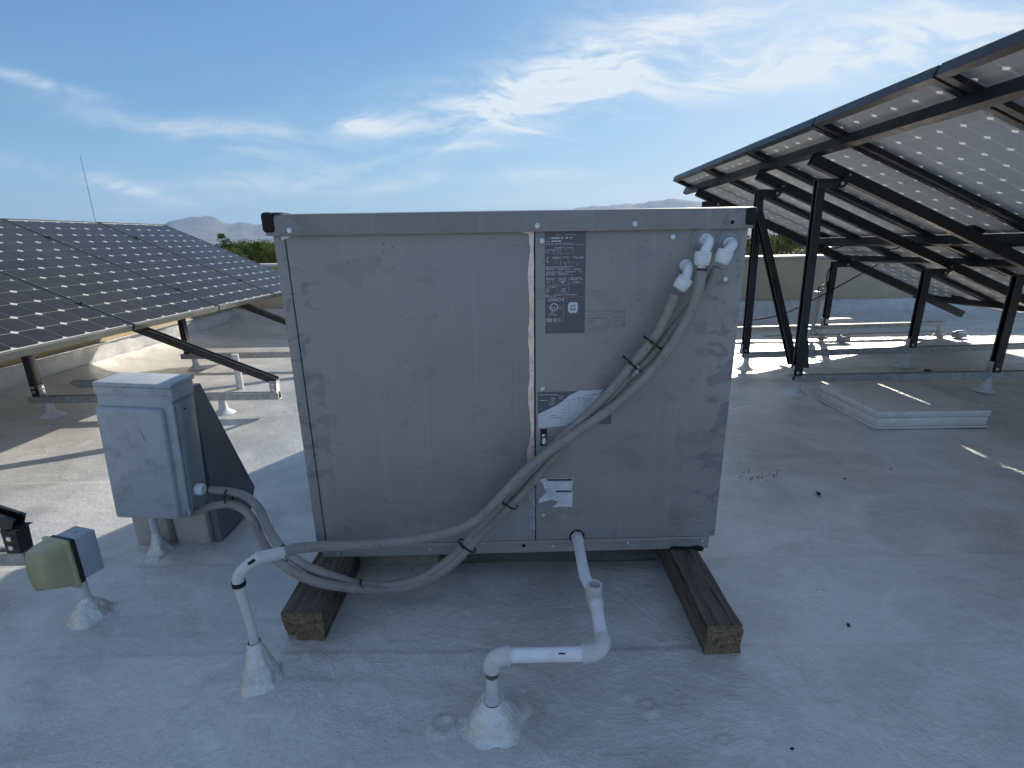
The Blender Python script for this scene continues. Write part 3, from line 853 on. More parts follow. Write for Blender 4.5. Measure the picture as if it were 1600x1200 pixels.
def frame_mesh(mat_, foot=0.026, MT=0.048, lip=0.0055):
    b = MB()
    wall = 0.0025
    def side(x0, x1, y0, y1):
        pass
    # outer walls
    b.box(0, wall, 0, ML, -MT, 0, 0.0008, seg=1); b.box(MW - wall, MW, 0, ML, -MT, 0, 0.0008, seg=1)
    b.box(wall + 1e-4, MW - wall - 1e-4, 0, wall, -MT, 0, 0.0008, seg=1); b.box(wall + 1e-4, MW - wall - 1e-4, ML - wall, ML, -MT, 0, 0.0008, seg=1)
    # top lips
    b.box(wall + 1e-4, lip, wall + 1e-4, ML - wall - 1e-4, -0.0025, -0.0003); b.box(MW - lip, MW - wall - 1e-4, wall + 1e-4, ML - wall - 1e-4, -0.0025, -0.0003)
    b.box(lip + 1e-4, MW - lip - 1e-4, wall + 1e-4, lip, -0.0025, -0.0003); b.box(lip + 1e-4, MW - lip - 1e-4, ML - lip, ML - wall - 1e-4, -0.0025, -0.0003)
    # bottom flanges
    b.box(wall + 1e-4, foot, wall + 1e-4, ML - wall - 1e-4, -MT + 0.0003, -MT + 0.0025); b.box(MW - foot, MW - wall - 1e-4, wall + 1e-4, ML - wall - 1e-4, -MT + 0.0003, -MT + 0.0025)
    b.box(foot + 1e-4, MW - foot - 1e-4, wall + 1e-4, foot, -MT + 0.0003, -MT + 0.0025); b.box(foot + 1e-4, MW - foot - 1e-4, ML - foot, ML - wall - 1e-4, -MT + 0.0003, -MT + 0.0025)
    me = bpy.data.meshes.new('frame'); b.bm.to_mesh(me); b.bm.free(); me.materials.append(mat_)
    return me


FR_L = frame_mesh(M_frame, 0.026, 0.037, 0.011); FR_R = frame_mesh(M_frameblack, 0.036)
me = bpy.data.meshes.new('backsheet')
me.from_pydata([(0.004, 0.004, -0.0065), (MW - 0.004, 0.004, -0.0065), (MW - 0.004, ML - 0.004, -0.0065), (0.004, ML - 0.004, -0.0065)], [], [(0, 1, 2, 3)]); me.materials.append(M_back)
BACK = me
me = bpy.data.meshes.new('glass')
me.from_pydata([(0.0035, 0.0035, -0.0028), (MW - 0.0035, 0.0035, -0.0028), (MW - 0.0035, ML - 0.0035, -0.0028), (0.0035, ML - 0.0035, -0.0028)], [], [(0, 1, 2, 3)]); me.materials.append(M_glass)
GLASS = me
CM = {}
for side_, cs, cc in (('L', 0.1222 / 2, 0.0150), ('R', 0.1268 / 2, 0.0150)):
  oct_ = [(-cs + cc, -cs), (cs - cc, -cs), (cs, -cs + cc), (cs, cs - cc), (cs - cc, cs), (-cs + cc, cs), (-cs, cs - cc), (-cs, -cs + cc)]
  me = bpy.data.meshes.new('solar_cell')
  me.from_pydata([(x, y, 0.0) for x, y in oct_] + [(x, y, 0.0008) for x, y in oct_], [], [tuple(range(8))[::-1], tuple(range(8, 16))] + [(k, (k + 1) % 8, 8 + (k + 1) % 8, 8 + k) for k in range(8)])
  me.materials.append(M_cell); me.materials.append(M_cellback); me.polygons[0].material_index = 1; CM[side_] = me
cxs = {'L': [MW / 2 + (i - 2.5) * 0.1262 for i in range(6)], 'R': [MW / 2 + (i - 2.5) * 0.1285 for i in range(6)]}
cys = {'L': [ML / 2 + (j - 5.5) * 0.1258 for j in range(12)], 'R': [ML / 2 + (j - 5.5) * 0.1275 for j in range(12)]}
b = MB(); b.box(MW / 2 - 0.055, MW / 2 + 0.055, 0.06, 0.15, -0.028, -0.0068, 0.003)
me = bpy.data.meshes.new('junction_box'); b.bm.to_mesh(me); b.bm.free(); me.materials.append(M_gasket); JB = me


def module(name, M, fr, label, group, jbox=False):
    t = thing(name, (0, 0, 0), label, 'solar panel', group)
    t.matrix_world = M
    link('frame', fr, t); link('backsheet', BACK, t); link('cover_glass', GLASS, t)
    sd = 'R' if jbox else 'L'
    for x in cxs[sd]:
        for y in cys[sd]:
            o = bpy.data.objects.new('solar_cell', CM['R' if jbox else 'L']); COL.objects.link(o); o.parent = t; o.location = (x, y, -0.0055)
    if jbox: link('junction_box', JB, t)
    return t


def basis(o, X, Y):
    X = Vector(X).normalized(); Y = Vector(Y).normalized(); Z = X.cross(Y).normalized()
    M = Matrix((X, Y, Z)).transposed().to_4x4(); M.translation = Vector(o); return M


# ---- left array: one row, eave towards the camera side
PH, TL = 0.0382, R(23.5)
Ld = Vector((math.sin(PH), math.cos(PH), 0.0005))
Lu = Vector((-math.cos(PH) * math.cos(TL), math.sin(PH) * math.cos(TL), math.sin(TL)))
LE = Vector((-2.108, 2.806, 0.568))
names = {-2: 'solar panel of the left array nearest the camera, outside the frame', -1: 'nearest solar panel of the left array, cut off by the photo edge', 0: 'second solar panel of the left array, its lower corner above the grey box', 1: 'third solar panel of the left array, between two dark seams', 2: 'far end solar panel of the left array, partly hidden by the grey unit'}
names = {-1: 'nearest solar panel of the left array, cut off by the photo edge', 0: 'second solar panel of the left array, its lower edge above the steel post', 1: 'third solar panel of the left array, above the end of the black sloping rafter', 2: 'farthest solar panel of the left array, partly hidden by the grey unit'}
for k in (-1, 0, 1, 2):
    module('solar_panel', basis(LE + Ld * (k * PIT) + Ld * 0.0075, Ld, Lu), FR_L, names[k], 'solar panels of the left array')

# ---- right array: two rows, seen from beneath
TR_ = math.atan(0.43)
Rd = Vector((0, 1, -0.014)).normalized()
Ru = Vector((-math.cos(TR_), 0, math.sin(TR_)))
RT = Vector((1.6605, 5.397, 1.569))
pos = ['farthest', 'second farthest', 'third from the far end', 'fourth from the far end', 'fifth from the far end', 'sixth from the far end']
for k in range(5):
    for row in (0, 1):
        org = RT - Rd * ((k + 1) * PIT) + Rd * 0.0075 - Ru * (ML + row * (ML + 0.022))
        if row == 1 and k > 2: pass
        module('solar_panel', basis(org, Rd, Ru), FR_R, '%s row solar panel of the right array, %s, seen from below' % (('Upper', 'Lower')[row].lower(), pos[k]), 'solar panels of the right array', True)

# mid clamps on the visible seams of the left array
for k in (0, 1, 2):
    for q in (0.30, 1.22):
        p = LE + Ld * (k * PIT) + Lu * q
        Mx = basis(p, Ld, Lu)
        b = MB(); b.box(-0.016, 0.016, -0.02, 0.02, 0.0005, 0.004, 0.001, Mx); b.tube([Mx @ Vector((0, 0, 0.004)), Mx @ Vector((0, 0, 0.011))], 0.0065, 6)
        tag(b.build('panel_clamp', M_blackmetal), '%s black clamp on the %s seam between the left panels' % (('lower', 'upper')[q > 1], ('nearest', 'middle', 'farthest')[k]), 'clamp', 'clamps along the panel seams')


def tf(P, M): return [M @ Vector(p) for p in P]


def bolt(b, p, axis, r=0.008, L=0.008):
    p = Vector(p); b.tube([p, p + Vector(axis).normalized() * L], r, 6); return b


def stanchion(x, y, z, parent, r=0.021):
    b = MB(); b.tube([(x, y, -0.01), (x, y, z)], r, 16); b.build('stanchion', M_coat, parent)
    b = MB(); b.lathe([(r * 3.2, -0.012), (r * 2.1, 0.004), (r * 1.35, 0.016), (r * 1.05, 0.040), (r * 1.02, 0.05)], 20, Matrix.Translation((x, y, 0)), 0.16, x * 3 + y)
    b.build('pipe_flashing', M_coat, parent)


def slope_z(x, dz): return 0.568 + (-2.108 - x) * 0.4347 + dz


# ---- left rack
def left_bent(y, x0, x1, near=True):
    """one frame line: stanchions, base rail, rear post, sloping rafter and its bracket"""
    t = thing('panel_rack', (x1, y, 0), {1.33: 'steel support frame whose bracket end enters at the left photo edge', 2.95: 'steel support frame of the left array ending in a black rafter and zinc bracket', 4.11: 'farther steel support frame under the left array'}[y], 'rack', 'support frames of the left array')
    L = -x1
    MB().channel((x0 - x1, 0, 0.097), (0, 0, 0.097), 0.042, 0.042).build('base_rail', M_galv, t)
    for sx in ((-0.36, 0.0) if near else (-0.3, 0.0), (x0 - x1 + 0.10, 0.0)): stanchion(sx[0], 0, 0.0765, t)
    # rafter, black double channel
    za = slope_z(x1 - 0.005, -0.083)
    a = (-0.005, 0.0, za); bq = (-2.02, 0.0, za + 2.015 * 0.4347)
    MB().channel(a, bq, 0.042, 0.042, up=(0, 0, 1)).build('rafter', M_blackmetal, t)
    zt = za - 0.022
    # rear post
    px_ = x0 + 0.055 - x1
    MB().bar((px_, 0.0, 0.119), (px_, 0.0, za + (-px_) * 0.4347 - 0.02), 0.044, 0.044, up=(0, 1, 0), bev=0.002).build('post', M_blackmetal, t)
    fb = MB(); fb.box(px_ + 0.023, px_ + 0.029, -0.02, 0.02, 0.12, 0.19, 0.001); fb.box(px_ + 0.023, px_ + 0.07, -0.02, 0.02, 0.1185, 0.124, 0.001); fb.build('foot_bracket', M_galv, t)
    bb = MB(); bolt(bb, (px_ + 0.029, 0, 0.150), (1, 0, 0)); bolt(bb, (px_ + 0.029, 0, 0.176), (1, 0, 0)); bolt(bb, (px_, -0.022, 0.150), (0, -1, 0), 0.009); bolt(bb, (px_, -0.022, 0.178), (0, -1, 0), 0.009); bb.build('bolt', M_steel, t)
    # folded bracket at the low end
    br = MB()
    br.prism([(-0.045, -0.021, 0.119), (-0.045, -0.021, 0.123), (-0.010, -0.021, 0.123), (-0.004, -0.021, 0.19), (-0.045, -0.021, 0.195), (-0.045, -0.021, 0.199), (0.018, -0.021, 0.199), (0.0, -0.021, 0.193), (-0.006, -0.021, 0.119)], (0, 0.042, 0))
    br.prism([(-0.045, -0.0215, 0.119), (-0.006, -0.0215, 0.119), (-0.0, -0.0215, 0.195), (-0.045, -0.0215, 0.195)], (0, 0.004, 0))
    br.build('bracket', M_galv if y > 2 else M_blackmetal, t)
    bb = MB(); bolt(bb, (-0.022, -0.022, 0.142), (0, -1, 0), 0.008, 0.007); bolt(bb, (-0.020, -0.022, 0.172), (0, -1, 0), 0.008, 0.007); bb.build('bracket_bolt', M_steel, t)
    return t


left_bent(2.95, -2.95, -1.425)
left_bent(4.11, -2.75, -1.20)
left_bent(1.33, -2.95, -1.47)
# joists along the array sitting level with the rafters
for q, nm in ((0.28, 'lower'), (1.24, 'upper')):
    c0 = LE + Ld * (-1.0) + Lu * q; c1 = LE + Ld * 2.40 + Lu * q
    nrm = Ld.cross(Lu).normalized()
    tag(MB().bar(c0 - nrm * 0.0535, c1 - nrm * 0.0535, 0.035, 0.012, up=nrm).build('purlin', M_blackmetal), '%s black bar running under the left array' % nm, 'rail', 'bars under the left array')

# ---- right rack
zR = lambda x, y, dz: 1.569 - (x - 1.6605) * 0.43 + 0.014 * (5.397 - y) + dz


def right_bent(y, xr0, xr1, zt0, zt1, label, yb=None, brace=False):
    t = thing('panel_rack', (xr0, y, 0), label, 'rack', 'support frames of the right array')
    X0 = xr0
    sl = (zt1 - zt0) / (xr1 - xr0)
    rz = lambda x: zt0 + (x) * sl
    MB().channel((-0.0, 0, rz(0) - 0.021), (xr1 - xr0, 0, rz(xr1 - xr0) - 0.021), 0.042, 0.042).build('base_rail', M_galv if y > 3.5 else M_galv, t)
    for sx in (0.03, 1.27, 2.45): stanchion(sx, 0, rz(sx) - 0.0425, t)
    # rafter: starts below the purlin, runs down to the low end
    xa, xb = 1.755 - X0, 1.755 + 2.75 - X0
    o = -0.150
    a = Vector((xa, 0, zR(xa + X0, y, o))); bq = Vector((xb, 0, zR(xb + X0, y, o)))
    MB().channel(a, bq, 0.045, 0.062, up=(0, 0, 1)).build('rafter', M_blackmetal, t)
    # rear and front posts with their folded head brackets
    for px_, top in ((0.0, 1.30), (1.27, 0.735)):
        py = -0.03
        b = MB(); b.channel((px_, py, rz(px_) + 0.004), (px_ - 0.03 if px_ == 0 else px_, py, top), 0.046, 0.046, up=(-1, 0, 0)); b.build('post', M_blackmetal, t)
        hx = px_ - 0.03 if px_ == 0 else px_
        hb_ = MB(); hb_.box(hx - 0.026, hx + 0.115, py - 0.030, py - 0.025, top - 0.052, top, 0.001); hb_.box(hx - 0.026, hx + 0.115, py - 0.0249, py + 0.02, top - 0.003, top + 0.001)
        zr_ = zR(hx + 0.16 + X0, y, o)
        hb_.prism([(hx + 0.085, py - 0.033, top - 0.05), (hx + 0.125, py - 0.033, top - 0.05), (hx + 0.19, py - 0.033, zr_ + 0.0), (hx + 0.145, py - 0.033, zr_ + 0.015)], (0, 0.0045, 0))
        hb_.build('head_bracket', M_blackmetal, t)
        bb = MB(); bolt(bb, (hx + 0.108, py - 0.034, top - 0.028), (0, -1, 0), 0.010); bolt(bb, (hx + 0.146, py - 0.034, top + 0.018), (0, -1, 0), 0.006); bolt(bb, (px_ - 0.012, py - 0.024, rz(px_) + 0.03), (0, -1, 0), 0.009); bb.build('bolt', M_steel, t)
        # foot bracket
        fb = MB(); fb.box(px_ - 0.035, px_ - 0.030, py - 0.02, py + 0.02, rz(px_) + 0.002, rz(px_) + 0.075, 0.001); fb.box(px_ - 0.075, px_ - 0.028, py - 0.02, py + 0.02, rz(px_) + 0.0008, rz(px_) + 0.005)
        fb.build('foot_bracket', M_galv, t)
    return t


ra = right_bent(3.15, 1.835, 4.2, 0.118, 0.123, 'nearest steel support frame of the right array with a tall black post')
rb = right_bent(3.80, 1.795, 4.3, 0.121, 0.165, 'middle steel support frame of the right array, partly behind the unit')
rc = right_bent(5.00, 1.86, 4.34, 0.105, 0.132, 'farthest steel support frame of the right array near the parapet')

# diagonal brace: runs from the middle frame's post head to the near frame's foot
BR0, BR1 = Vector((1.775, 3.79, 1.17)), Vector((1.845, 3.20, 0.18))
br = thing('diagonal_brace', tuple(BR1), 'black diagonal brace leaning between the two tall posts right of the unit', 'brace', 'diagonal braces of the right array')
MB().channel((BR0 - BR1), Vector((0, 0, 0)), 0.046, 0.046, up=(-1, 0, 0)).build('strut', M_blackmetal, br)
gp = MB(); gp.prism([(-0.052, -0.085, 0.0), (0.06, -0.085, -0.01), (0.03, -0.085, 0.17), (-0.035, -0.085, 0.20)], (0, 0.004, 0)); gp.build('gusset_plate', M_blackmetal, br)

# purlins of the right array
for q, lb, th_ in ((0.175, 'long black beam under the high edge of the right array', 0.058), (1.50, 'black beam under the lower edge of the upper panel row', 0.055), (1.90, 'black beam crossing under the lower panel row', 0.045), (2.95, 'black beam near the low edge of the right array', 0.05)):
    nrm = Rd.cross(Ru).normalized()
    c0 = RT - Ru * q - nrm * (0.0475 + th_ / 2) + Rd * 0.03; c1 = c0 - Rd * 4.2
    tag(MB().channel(c0, c1, 0.042, th_, up=nrm).build('purlin', M_blackmetal), lb, 'beam', 'beams under the right array')

# cables tucked along the beams
def cable(pts, r, nm, lb, cat='cable', m_=None, n=6, grp=None):
    o = MB().tube(catmull(pts, n), r, 8).build(nm, m_ or M_tie); return tag(o, lb, cat, grp)


rr_ = random.Random(3)
for k in range(4):
    base_ = RT - Ru * 1.52 - Rd * (0.35 + k * PIT)
    pts = [base_ + Rd * (0.30 - 0.12 * i) + Vector((rr_.uniform(-.02, .02), 0, -0.06 - 0.05 * math.sin(i / 6 * math.pi) + rr_.uniform(-.012, .012))) for i in range(7)]
    cable(pts, 0.006, 'panel_lead', 'black panel lead sagging under the %s panel of the right array' % ('far end', 'second', 'third', 'fourth')[k], grp='panel leads under the right array')

# ------------------------------------------------------------------ the rooftop unit
TH = 0.01364; UX, UY = -0.584937, 1.299917
UW, UD = 1.18405, 1.84
ZB, ZM, ZT = 0.0893, 0.1355, 1.0158
unit = thing('air_conditioning_unit', (UX, UY, 0), 'large grey sheet metal air conditioning unit standing on timbers in the middle', 'air conditioner', None, (0, 0, TH))


def uw(p):                               # unit coordinates -> world
    x, y, z = p; c, s = math.cos(TH), math.sin(TH); return Vector((UX + x * c - y * s, UY + x * s + y * c, z))


seam = (0.6474, 0.6197)[0]
LS = 0.028
MB().box(LS + 0.0015, seam - 0.0015, 0.0, 0.02, ZM, ZT + 0.03, 0.0015).build('left_front_panel', M_cab, unit)['label'] = 'left front panel with faint smudges'
MB().box(seam + 0.0015, UW, 0.0005, 0.02, ZM, ZT + 0.03, 0.0015).build('right_front_panel', M_cab2, unit)['label'] = 'right front panel carrying the labels and fittings'
MB().box(0, LS - 0.0015, -0.001, 0.03, ZM - 0.002, ZT + 0.03, 0.002).build('corner_post', M_cab, unit)
MB().box(0.002, UW - 0.002, 0.022, UD, ZM, ZT + 0.028, 0.003).build('cabinet_body', M_cab, unit)
xl, xr = (0.0096, 0.0964)[0], (1.1717, 0.1077)[0]
b = MB(); b.box(xl, xr, 0.006, UD, ZB, ZM - 0.0015, 0.002); b.box(xl + 0.02, xr - 0.012, 0.0015, 0.0055, ZM - 0.016, ZM - 0.002, 0.001)
b.build('base_rail', M_cab2, unit)
# cover with a softly rounded front edge
ZC = 1.066
prof = [(-0.012, ZT - 0.001), (-0.012, ZC - 0.016), (-0.0105, ZC - 0.008), (-0.006, ZC - 0.002), (0.002, ZC), (UD + 0.012, ZC + 0.002), (UD + 0.012, ZT)]
cvl, cvr = -0.012, UW + 0.006
b = MB(); b.prism([(cvl, y, z) for y, z in prof], (cvr - cvl, 0, 0)); b.build('top_cover', M_cabtop, unit)
for nm_, x0, x1 in (('l', cvl - 0.006, cvl + 0.024), ('r', cvr - 0.022, cvr + 0.006)):
    b = MB(); b.box(x0, x1, -0.019, 0.05, ZT + 0.006, ZC + (0.004 if nm_ == 'l' else -0.001), 0.009, seg=3)
    if nm_ == 'l': b.prism([(x1 - 0.001, -0.013, ZC + 0.001), (x1 + 0.02, -0.006, ZC + 0.0005), (x1 + 0.02, 0.04, ZC + 0.0015), (x1 - 0.001, 0.04, ZC + 0.004)], (0, 0, 0.002))
    b.build('corner_cap', M_black, unit)
# white sliver of insulation at the top left corner, foil tape down the seam
p = [(0.0191, 1.014), (0.0442, 1.0136), (0.034, 1.0077), (0.0194, 1.0049)]
MB().prism([(a, -0.0012, min(c, ZT - 0.0015)) for a, c in p], (0, 0.001, 0)).build('insulation_edge', M_printw, unit)


def strip(pts, name, mt_, y0=-0.0015, th=0.0012):
    """ragged strip: list of (left px point, right px point)"""
    vs = []; n = len(pts); fs = []
    for (a, c) in pts: vs += [(a[0], y0, a[1]), (c[0], y0 - 0.0006, c[1])]
    for (a, c) in pts: vs += [(a[0], y0 + th, a[1]), (c[0], y0 + th, c[1])]
    for i in range(n - 1):
        fs += [(2*i, 2*i + 1, 2*i + 3, 2*i + 2), (2*n + 2*i + 2, 2*n + 2*i + 3, 2*n + 2*i + 1, 2*n + 2*i), (2*i, 2*i + 2, 2*n + 2*i + 2, 2*n + 2*i), (2*i + 1, 2*n + 2*i + 1, 2*n + 2*i + 3, 2*i + 3)]
    fs += [(0, 2*n, 2*n + 1, 1), (2*n - 2, 2*n - 1, 4*n - 1, 4*n - 2)]
    me = bpy.data.meshes.new(name); me.from_pydata(vs, [], fs); me.materials.append(mt_); return link(name, me, unit)


rj = random.Random(8)
tp = []
for i in range(41):
    y_ = 362 + i * (690 - 362) / 40
    l = 826.0 + rj.uniform(-0.8, 0.8) + (3 if y_ > 640 else 0) + 1.5 * math.sin(i * 0.6); r_ = 834.2 + rj.uniform(-0.5, 0.4)
    tp.append((l, y_, r_, y_))
F_ = lambda px, py: (0.0, 0.0)
TAPE1 = [((0.6327, 1.0105), (0.6461, 1.0103)), ((0.6335, 1.0028), (0.6457, 1.0026)), ((0.634, 0.9889), (0.6449, 0.9887)), ((0.6364, 0.9749), (0.6448, 0.9748)), ((0.6348, 0.9609), (0.6451, 0.9607)), ((0.6332, 0.9467), (0.6452, 0.9465)), ((0.6313, 0.9325), (0.6456, 0.9323)), ((0.6301, 0.9182), (0.6446, 0.918)), ((0.6295, 0.9038), (0.6446, 0.9036)), ((0.6309, 0.8893), (0.6456, 0.889)), ((0.6317, 0.8747), (0.6443, 0.8744)), ((0.6324, 0.86), (0.6457, 0.8597)), ((0.6328, 0.8452), (0.645, 0.845)), ((0.6339, 0.8303), (0.645, 0.8301)), ((0.6335, 0.8153), (0.645, 0.8151)), ((0.6329, 0.8002), (0.6449, 0.8)), ((0.6327, 0.7851), (0.6447, 0.7849)), ((0.6295, 0.7699), (0.6438, 0.7696)), ((0.631, 0.7545), (0.6444, 0.7542)), ((0.629, 0.7391), (0.6451, 0.7388)), ((0.6307, 0.7235), (0.6447, 0.7232)), ((0.6326, 0.7078), (0.6439, 0.7075)), ((0.6322, 0.692), (0.6449, 0.6918)), ((0.6322, 0.6761), (0.6446, 0.6759)), ((0.6321, 0.6602), (0.6444, 0.6599)), ((0.633, 0.6441), (0.6448, 0.6438)), ((0.6322, 0.6279), (0.644, 0.6276)), ((0.6291, 0.6117), (0.6433, 0.6114)), ((0.629, 0.5953), (0.6439, 0.5949)), ((0.6274, 0.5788), (0.6445, 0.5784)), ((0.629, 0.5621), (0.6441, 0.5618)), ((0.6318, 0.5453), (0.6432, 0.5451)), ((0.6324, 0.5284), (0.6433, 0.5282)), ((0.634, 0.5114), (0.6434, 0.5112)), ((0.6346, 0.4943), (0.6441, 0.4941)), ((0.6356, 0.4771), (0.6428, 0.4769)), ((0.6331, 0.4599), (0.6437, 0.4596)), ((0.6298, 0.4425), (0.6451, 0.4421)), ((0.6246, 0.4251), (0.6446, 0.4246)), ((0.6241, 0.4074), (0.6432, 0.4069)), ((0.6255, 0.3895), (0.6437, 0.3891))]
TAPE2 = [((0.6289, 0.309), (0.6469, 0.3086)), ((0.6296, 0.2988), (0.6468, 0.2984)), ((0.629, 0.2885), (0.6468, 0.2881)), ((0.6294, 0.2782), (0.6468, 0.2778)), ((0.6295, 0.2679), (0.6467, 0.2674)), ((0.6293, 0.2575), (0.6467, 0.257)), ((0.6298, 0.247), (0.6467, 0.2466)), ((0.6288, 0.2366), (0.6467, 0.2361)), ((0.6282, 0.2261), (0.6466, 0.2256)), ((0.6281, 0.2155), (0.6466, 0.215)), ((0.6281, 0.2049), (0.6466, 0.2044)), ((0.6292, 0.1942), (0.6465, 0.1938)), ((0.6287, 0.1836), (0.6465, 0.1831)), ((0.63, 0.1728), (0.6465, 0.1723))]
strip(TAPE1, 'foil_tape', M_foil)['label'] = 'long crinkled foil tape over the seam'
strip(TAPE2, 'foil_tape', simple('foil_tape_dull', (0.33, 0.34, 0.38), 0.35, 0.5, 0.15, 30, 0.5, 60, dirt=((0.7, 0.7, 0.72), 40, 0.7)))['label'] = 'short dull foil tape low on the seam'
MB().prism([(a, -0.0022, min(c, ZT - 0.0012)) for a, c in ((0.6103, 1.0154), (0.6454, 1.0164), (0.6454, 1.0073), (0.6262, 1.0114))], (0, 0.001, 0)).build('foil_tape', M_foil, unit)
MB().box(seam - 0.0013, seam + 0.0013, 0.004, 0.0215, ZM + 0.001, ZT + 0.02).build('seam_gap', M_black, unit)

# screws
def screw(p, r=0.0048, y=-0.001, m_=None, nm='screw'):
    M = Matrix.Translation((p[0], y, p[1])) @ Matrix.Rotation(R(90), 4, 'X')
    b = MB(); b.lathe([(r * 1.35, 0.0), (r * 1.35, 0.0012), (r * 1.0, 0.0014), (r * 0.96, 0.0035), (r * 0.5, 0.0042)], 12, M)
    b.build(nm, m_ or M_steel, unit)


for p in ((0.0469, 1.0272), (0.6534, 1.0285), (0.8943, 1.0293)): screw(p, y=-0.012)
screw((1.1363, 1.0295), 0.0035, -0.0118, M_black)
for p in ((0.6662, 0.9923), (0.9943, 0.9972), (1.1377, 0.8906), (0.6683, 0.6057), (0.6706, 0.2207)): screw(p)
for p in ((0.0602, 0.1071), (0.3326, 0.1126), (0.6996, 0.1143), (0.9242, 0.1169), (1.1476, 0.1183)): screw(p, 0.0035, 0.001)
screw((0.6124, 0.1168), 0.0042, 0.002, M_black)

# rating plate and its print
pa, pb_, pc, pd = (0.6733, 1.0168), (0.7756, 1.0159), (0.7771, 0.7576), (0.6748, 0.7578)
zt_ = ZT - 0.0015
plate = MB().prism([(pa[0], -0.0008, zt_), (pb_[0], -0.0008, zt_), (pc[0] + 0.001, -0.0008, pc[1]), (pd[0], -0.0008, pd[1])], (0, 0.0009, 0)).build('rating_plate', M_plate, unit)
PL = pa[0]; PW = pb_[0] - pa[0]; PT = zt_; PHh = zt_ - pd[1]


def pr(bm, x0, x1, z0, z1):              # fraction of the plate, z measured downwards
    bm.box(PL + PW * x0, PL + PW * x1, -0.00135, -0.0009, PT - PHh * z1, PT - PHh * z0)


def words(bm, x0, x1, z, h, rg_, hv=0.7):     # one line of fine print, too small to read
    x = x0
    while x < x1:
        w_ = rg_.uniform(0.02, 0.07)
        if rg_.random() < 0.88: pr(bm, x, min(x + w_, x1), z, z + h * rg_.uniform(0.7, 1.0))
        x += w_ + rg_.uniform(0.008, 0.02)


rg5 = random.Random(2)
b = MB()
words(b, 0.2, 0.76, 0.028, 0.006, rg5)
words(b, 0.02, 0.14, 0.06, 0.006, rg5)
for x0, x1 in ((0.16, 0.36), (0.39, 0.44), (0.50, 0.57), (0.62, 0.66)): pr(b, x0, x1, 0.053, 0.067)
words(b, 0.03, 0.13, 0.088, 0.006, rg5)
for x0, x1 in ((0.16, 0.30), (0.31, 0.40)): pr(b, x0, x1, 0.083, 0.096)
words(b, 0.02, 0.72, 0.109, 0.006, rg5); pr(b, 0.02, 0.98, 0.124, 0.126)
for z, x0, x1 in ((0.15, 0.25, 0.7), (0.168, 0.05, 0.35), (0.168, 0.5, 0.62), (0.187, 0.02, 0.1), (0.187, 0.2, 0.26), (0.187, 0.3, 0.36), (0.187, 0.53, 0.57),
                  (0.238, 0.05, 0.10), (0.238, 0.19, 0.36), (0.238, 0.43, 0.60), (0.238, 0.67, 0.95), (0.250, 0.04, 0.12), (0.250, 0.19, 0.36), (0.250, 0.43, 0.60), (0.250, 0.67, 0.96),
                  (0.268, 0.04, 0.12), (0.268, 0.25, 0.28), (0.282, 0.04, 0.12), (0.282, 0.26, 0.29), (0.297, 0.05, 0.09), (0.297, 0.49, 0.52), (0.297, 0.79, 0.82), (0.308, 0.49, 0.52), (0.308, 0.79, 0.82),
                  (0.330, 0.02, 0.70), (0.343, 0.02, 0.56), (0.357, 0.02, 0.90), (0.381, 0.03, 0.93), (0.394, 0.03, 0.58), (0.409, 0.03, 0.68),
                  (0.442, 0.03, 0.27), (0.442, 0.33, 0.55), (0.442, 0.64, 0.92), (0.456, 0.04, 0.23), (0.456, 0.35, 0.53), (0.456, 0.62, 0.94), (0.470, 0.36, 0.53), (0.478, 0.05, 0.24), (0.478, 0.40, 0.50), (0.478, 0.70, 0.88), (0.488, 0.41, 0.49), (0.488, 0.77, 0.87),
                  (0.527, 0.04, 0.35), (0.546, 0.04, 0.12), (0.561, 0.04, 0.10), (0.576, 0.04, 0.12), (0.546, 0.43, 0.52), (0.561, 0.43, 0.52), (0.576, 0.43, 0.52),
                  (0.607, 0.01, 0.81), (0.619, 0.01, 0.30), (0.768, 0.17, 0.22), (0.788, 0.15, 0.24), (0.806, 0.09, 0.31), (0.790, 0.62, 0.82)):
    words(b, x0, x1, z, 0.0075, rg5)
for z, x0, x1 in ((0.207, 0.04, 0.68), (0.290, 0.4, 0.97), (0.502, 0.02, 0.97), (0.516, 0.03, 0.6), (0.590, 0.3, 0.6), (0.633, 0.02, 0.95)): pr(b, x0, x1, z, z + 0.0016)
for x, z0, z1 in ((0.38, 0.14, 0.207), (0.69, 0.15, 0.207), (0.38, 0.23, 0.32), (0.6, 0.27, 0.32), (0.31, 0.44, 0.5), (0.58, 0.44, 0.5), (0.30, 0.53, 0.59), (0.38, 0.53, 0.59), (0.6, 0.53, 0.59), (0.47, 0.64, 0.89)): pr(b, x, x + 0.005, z0, z1)
for i in range(30):
    if i != 14 and rg5.random() < 0.86: pr(b, 0.035 + i * 0.0125, 0.035 + i * 0.0125 + rg5.choice((0.005, 0.009)), 0.845, 0.885)
b.build('fine_print', M_print, plate)


def tloc(x, z, y=-0.0014): return (PL + PW * x, y, PT - PHh * z)


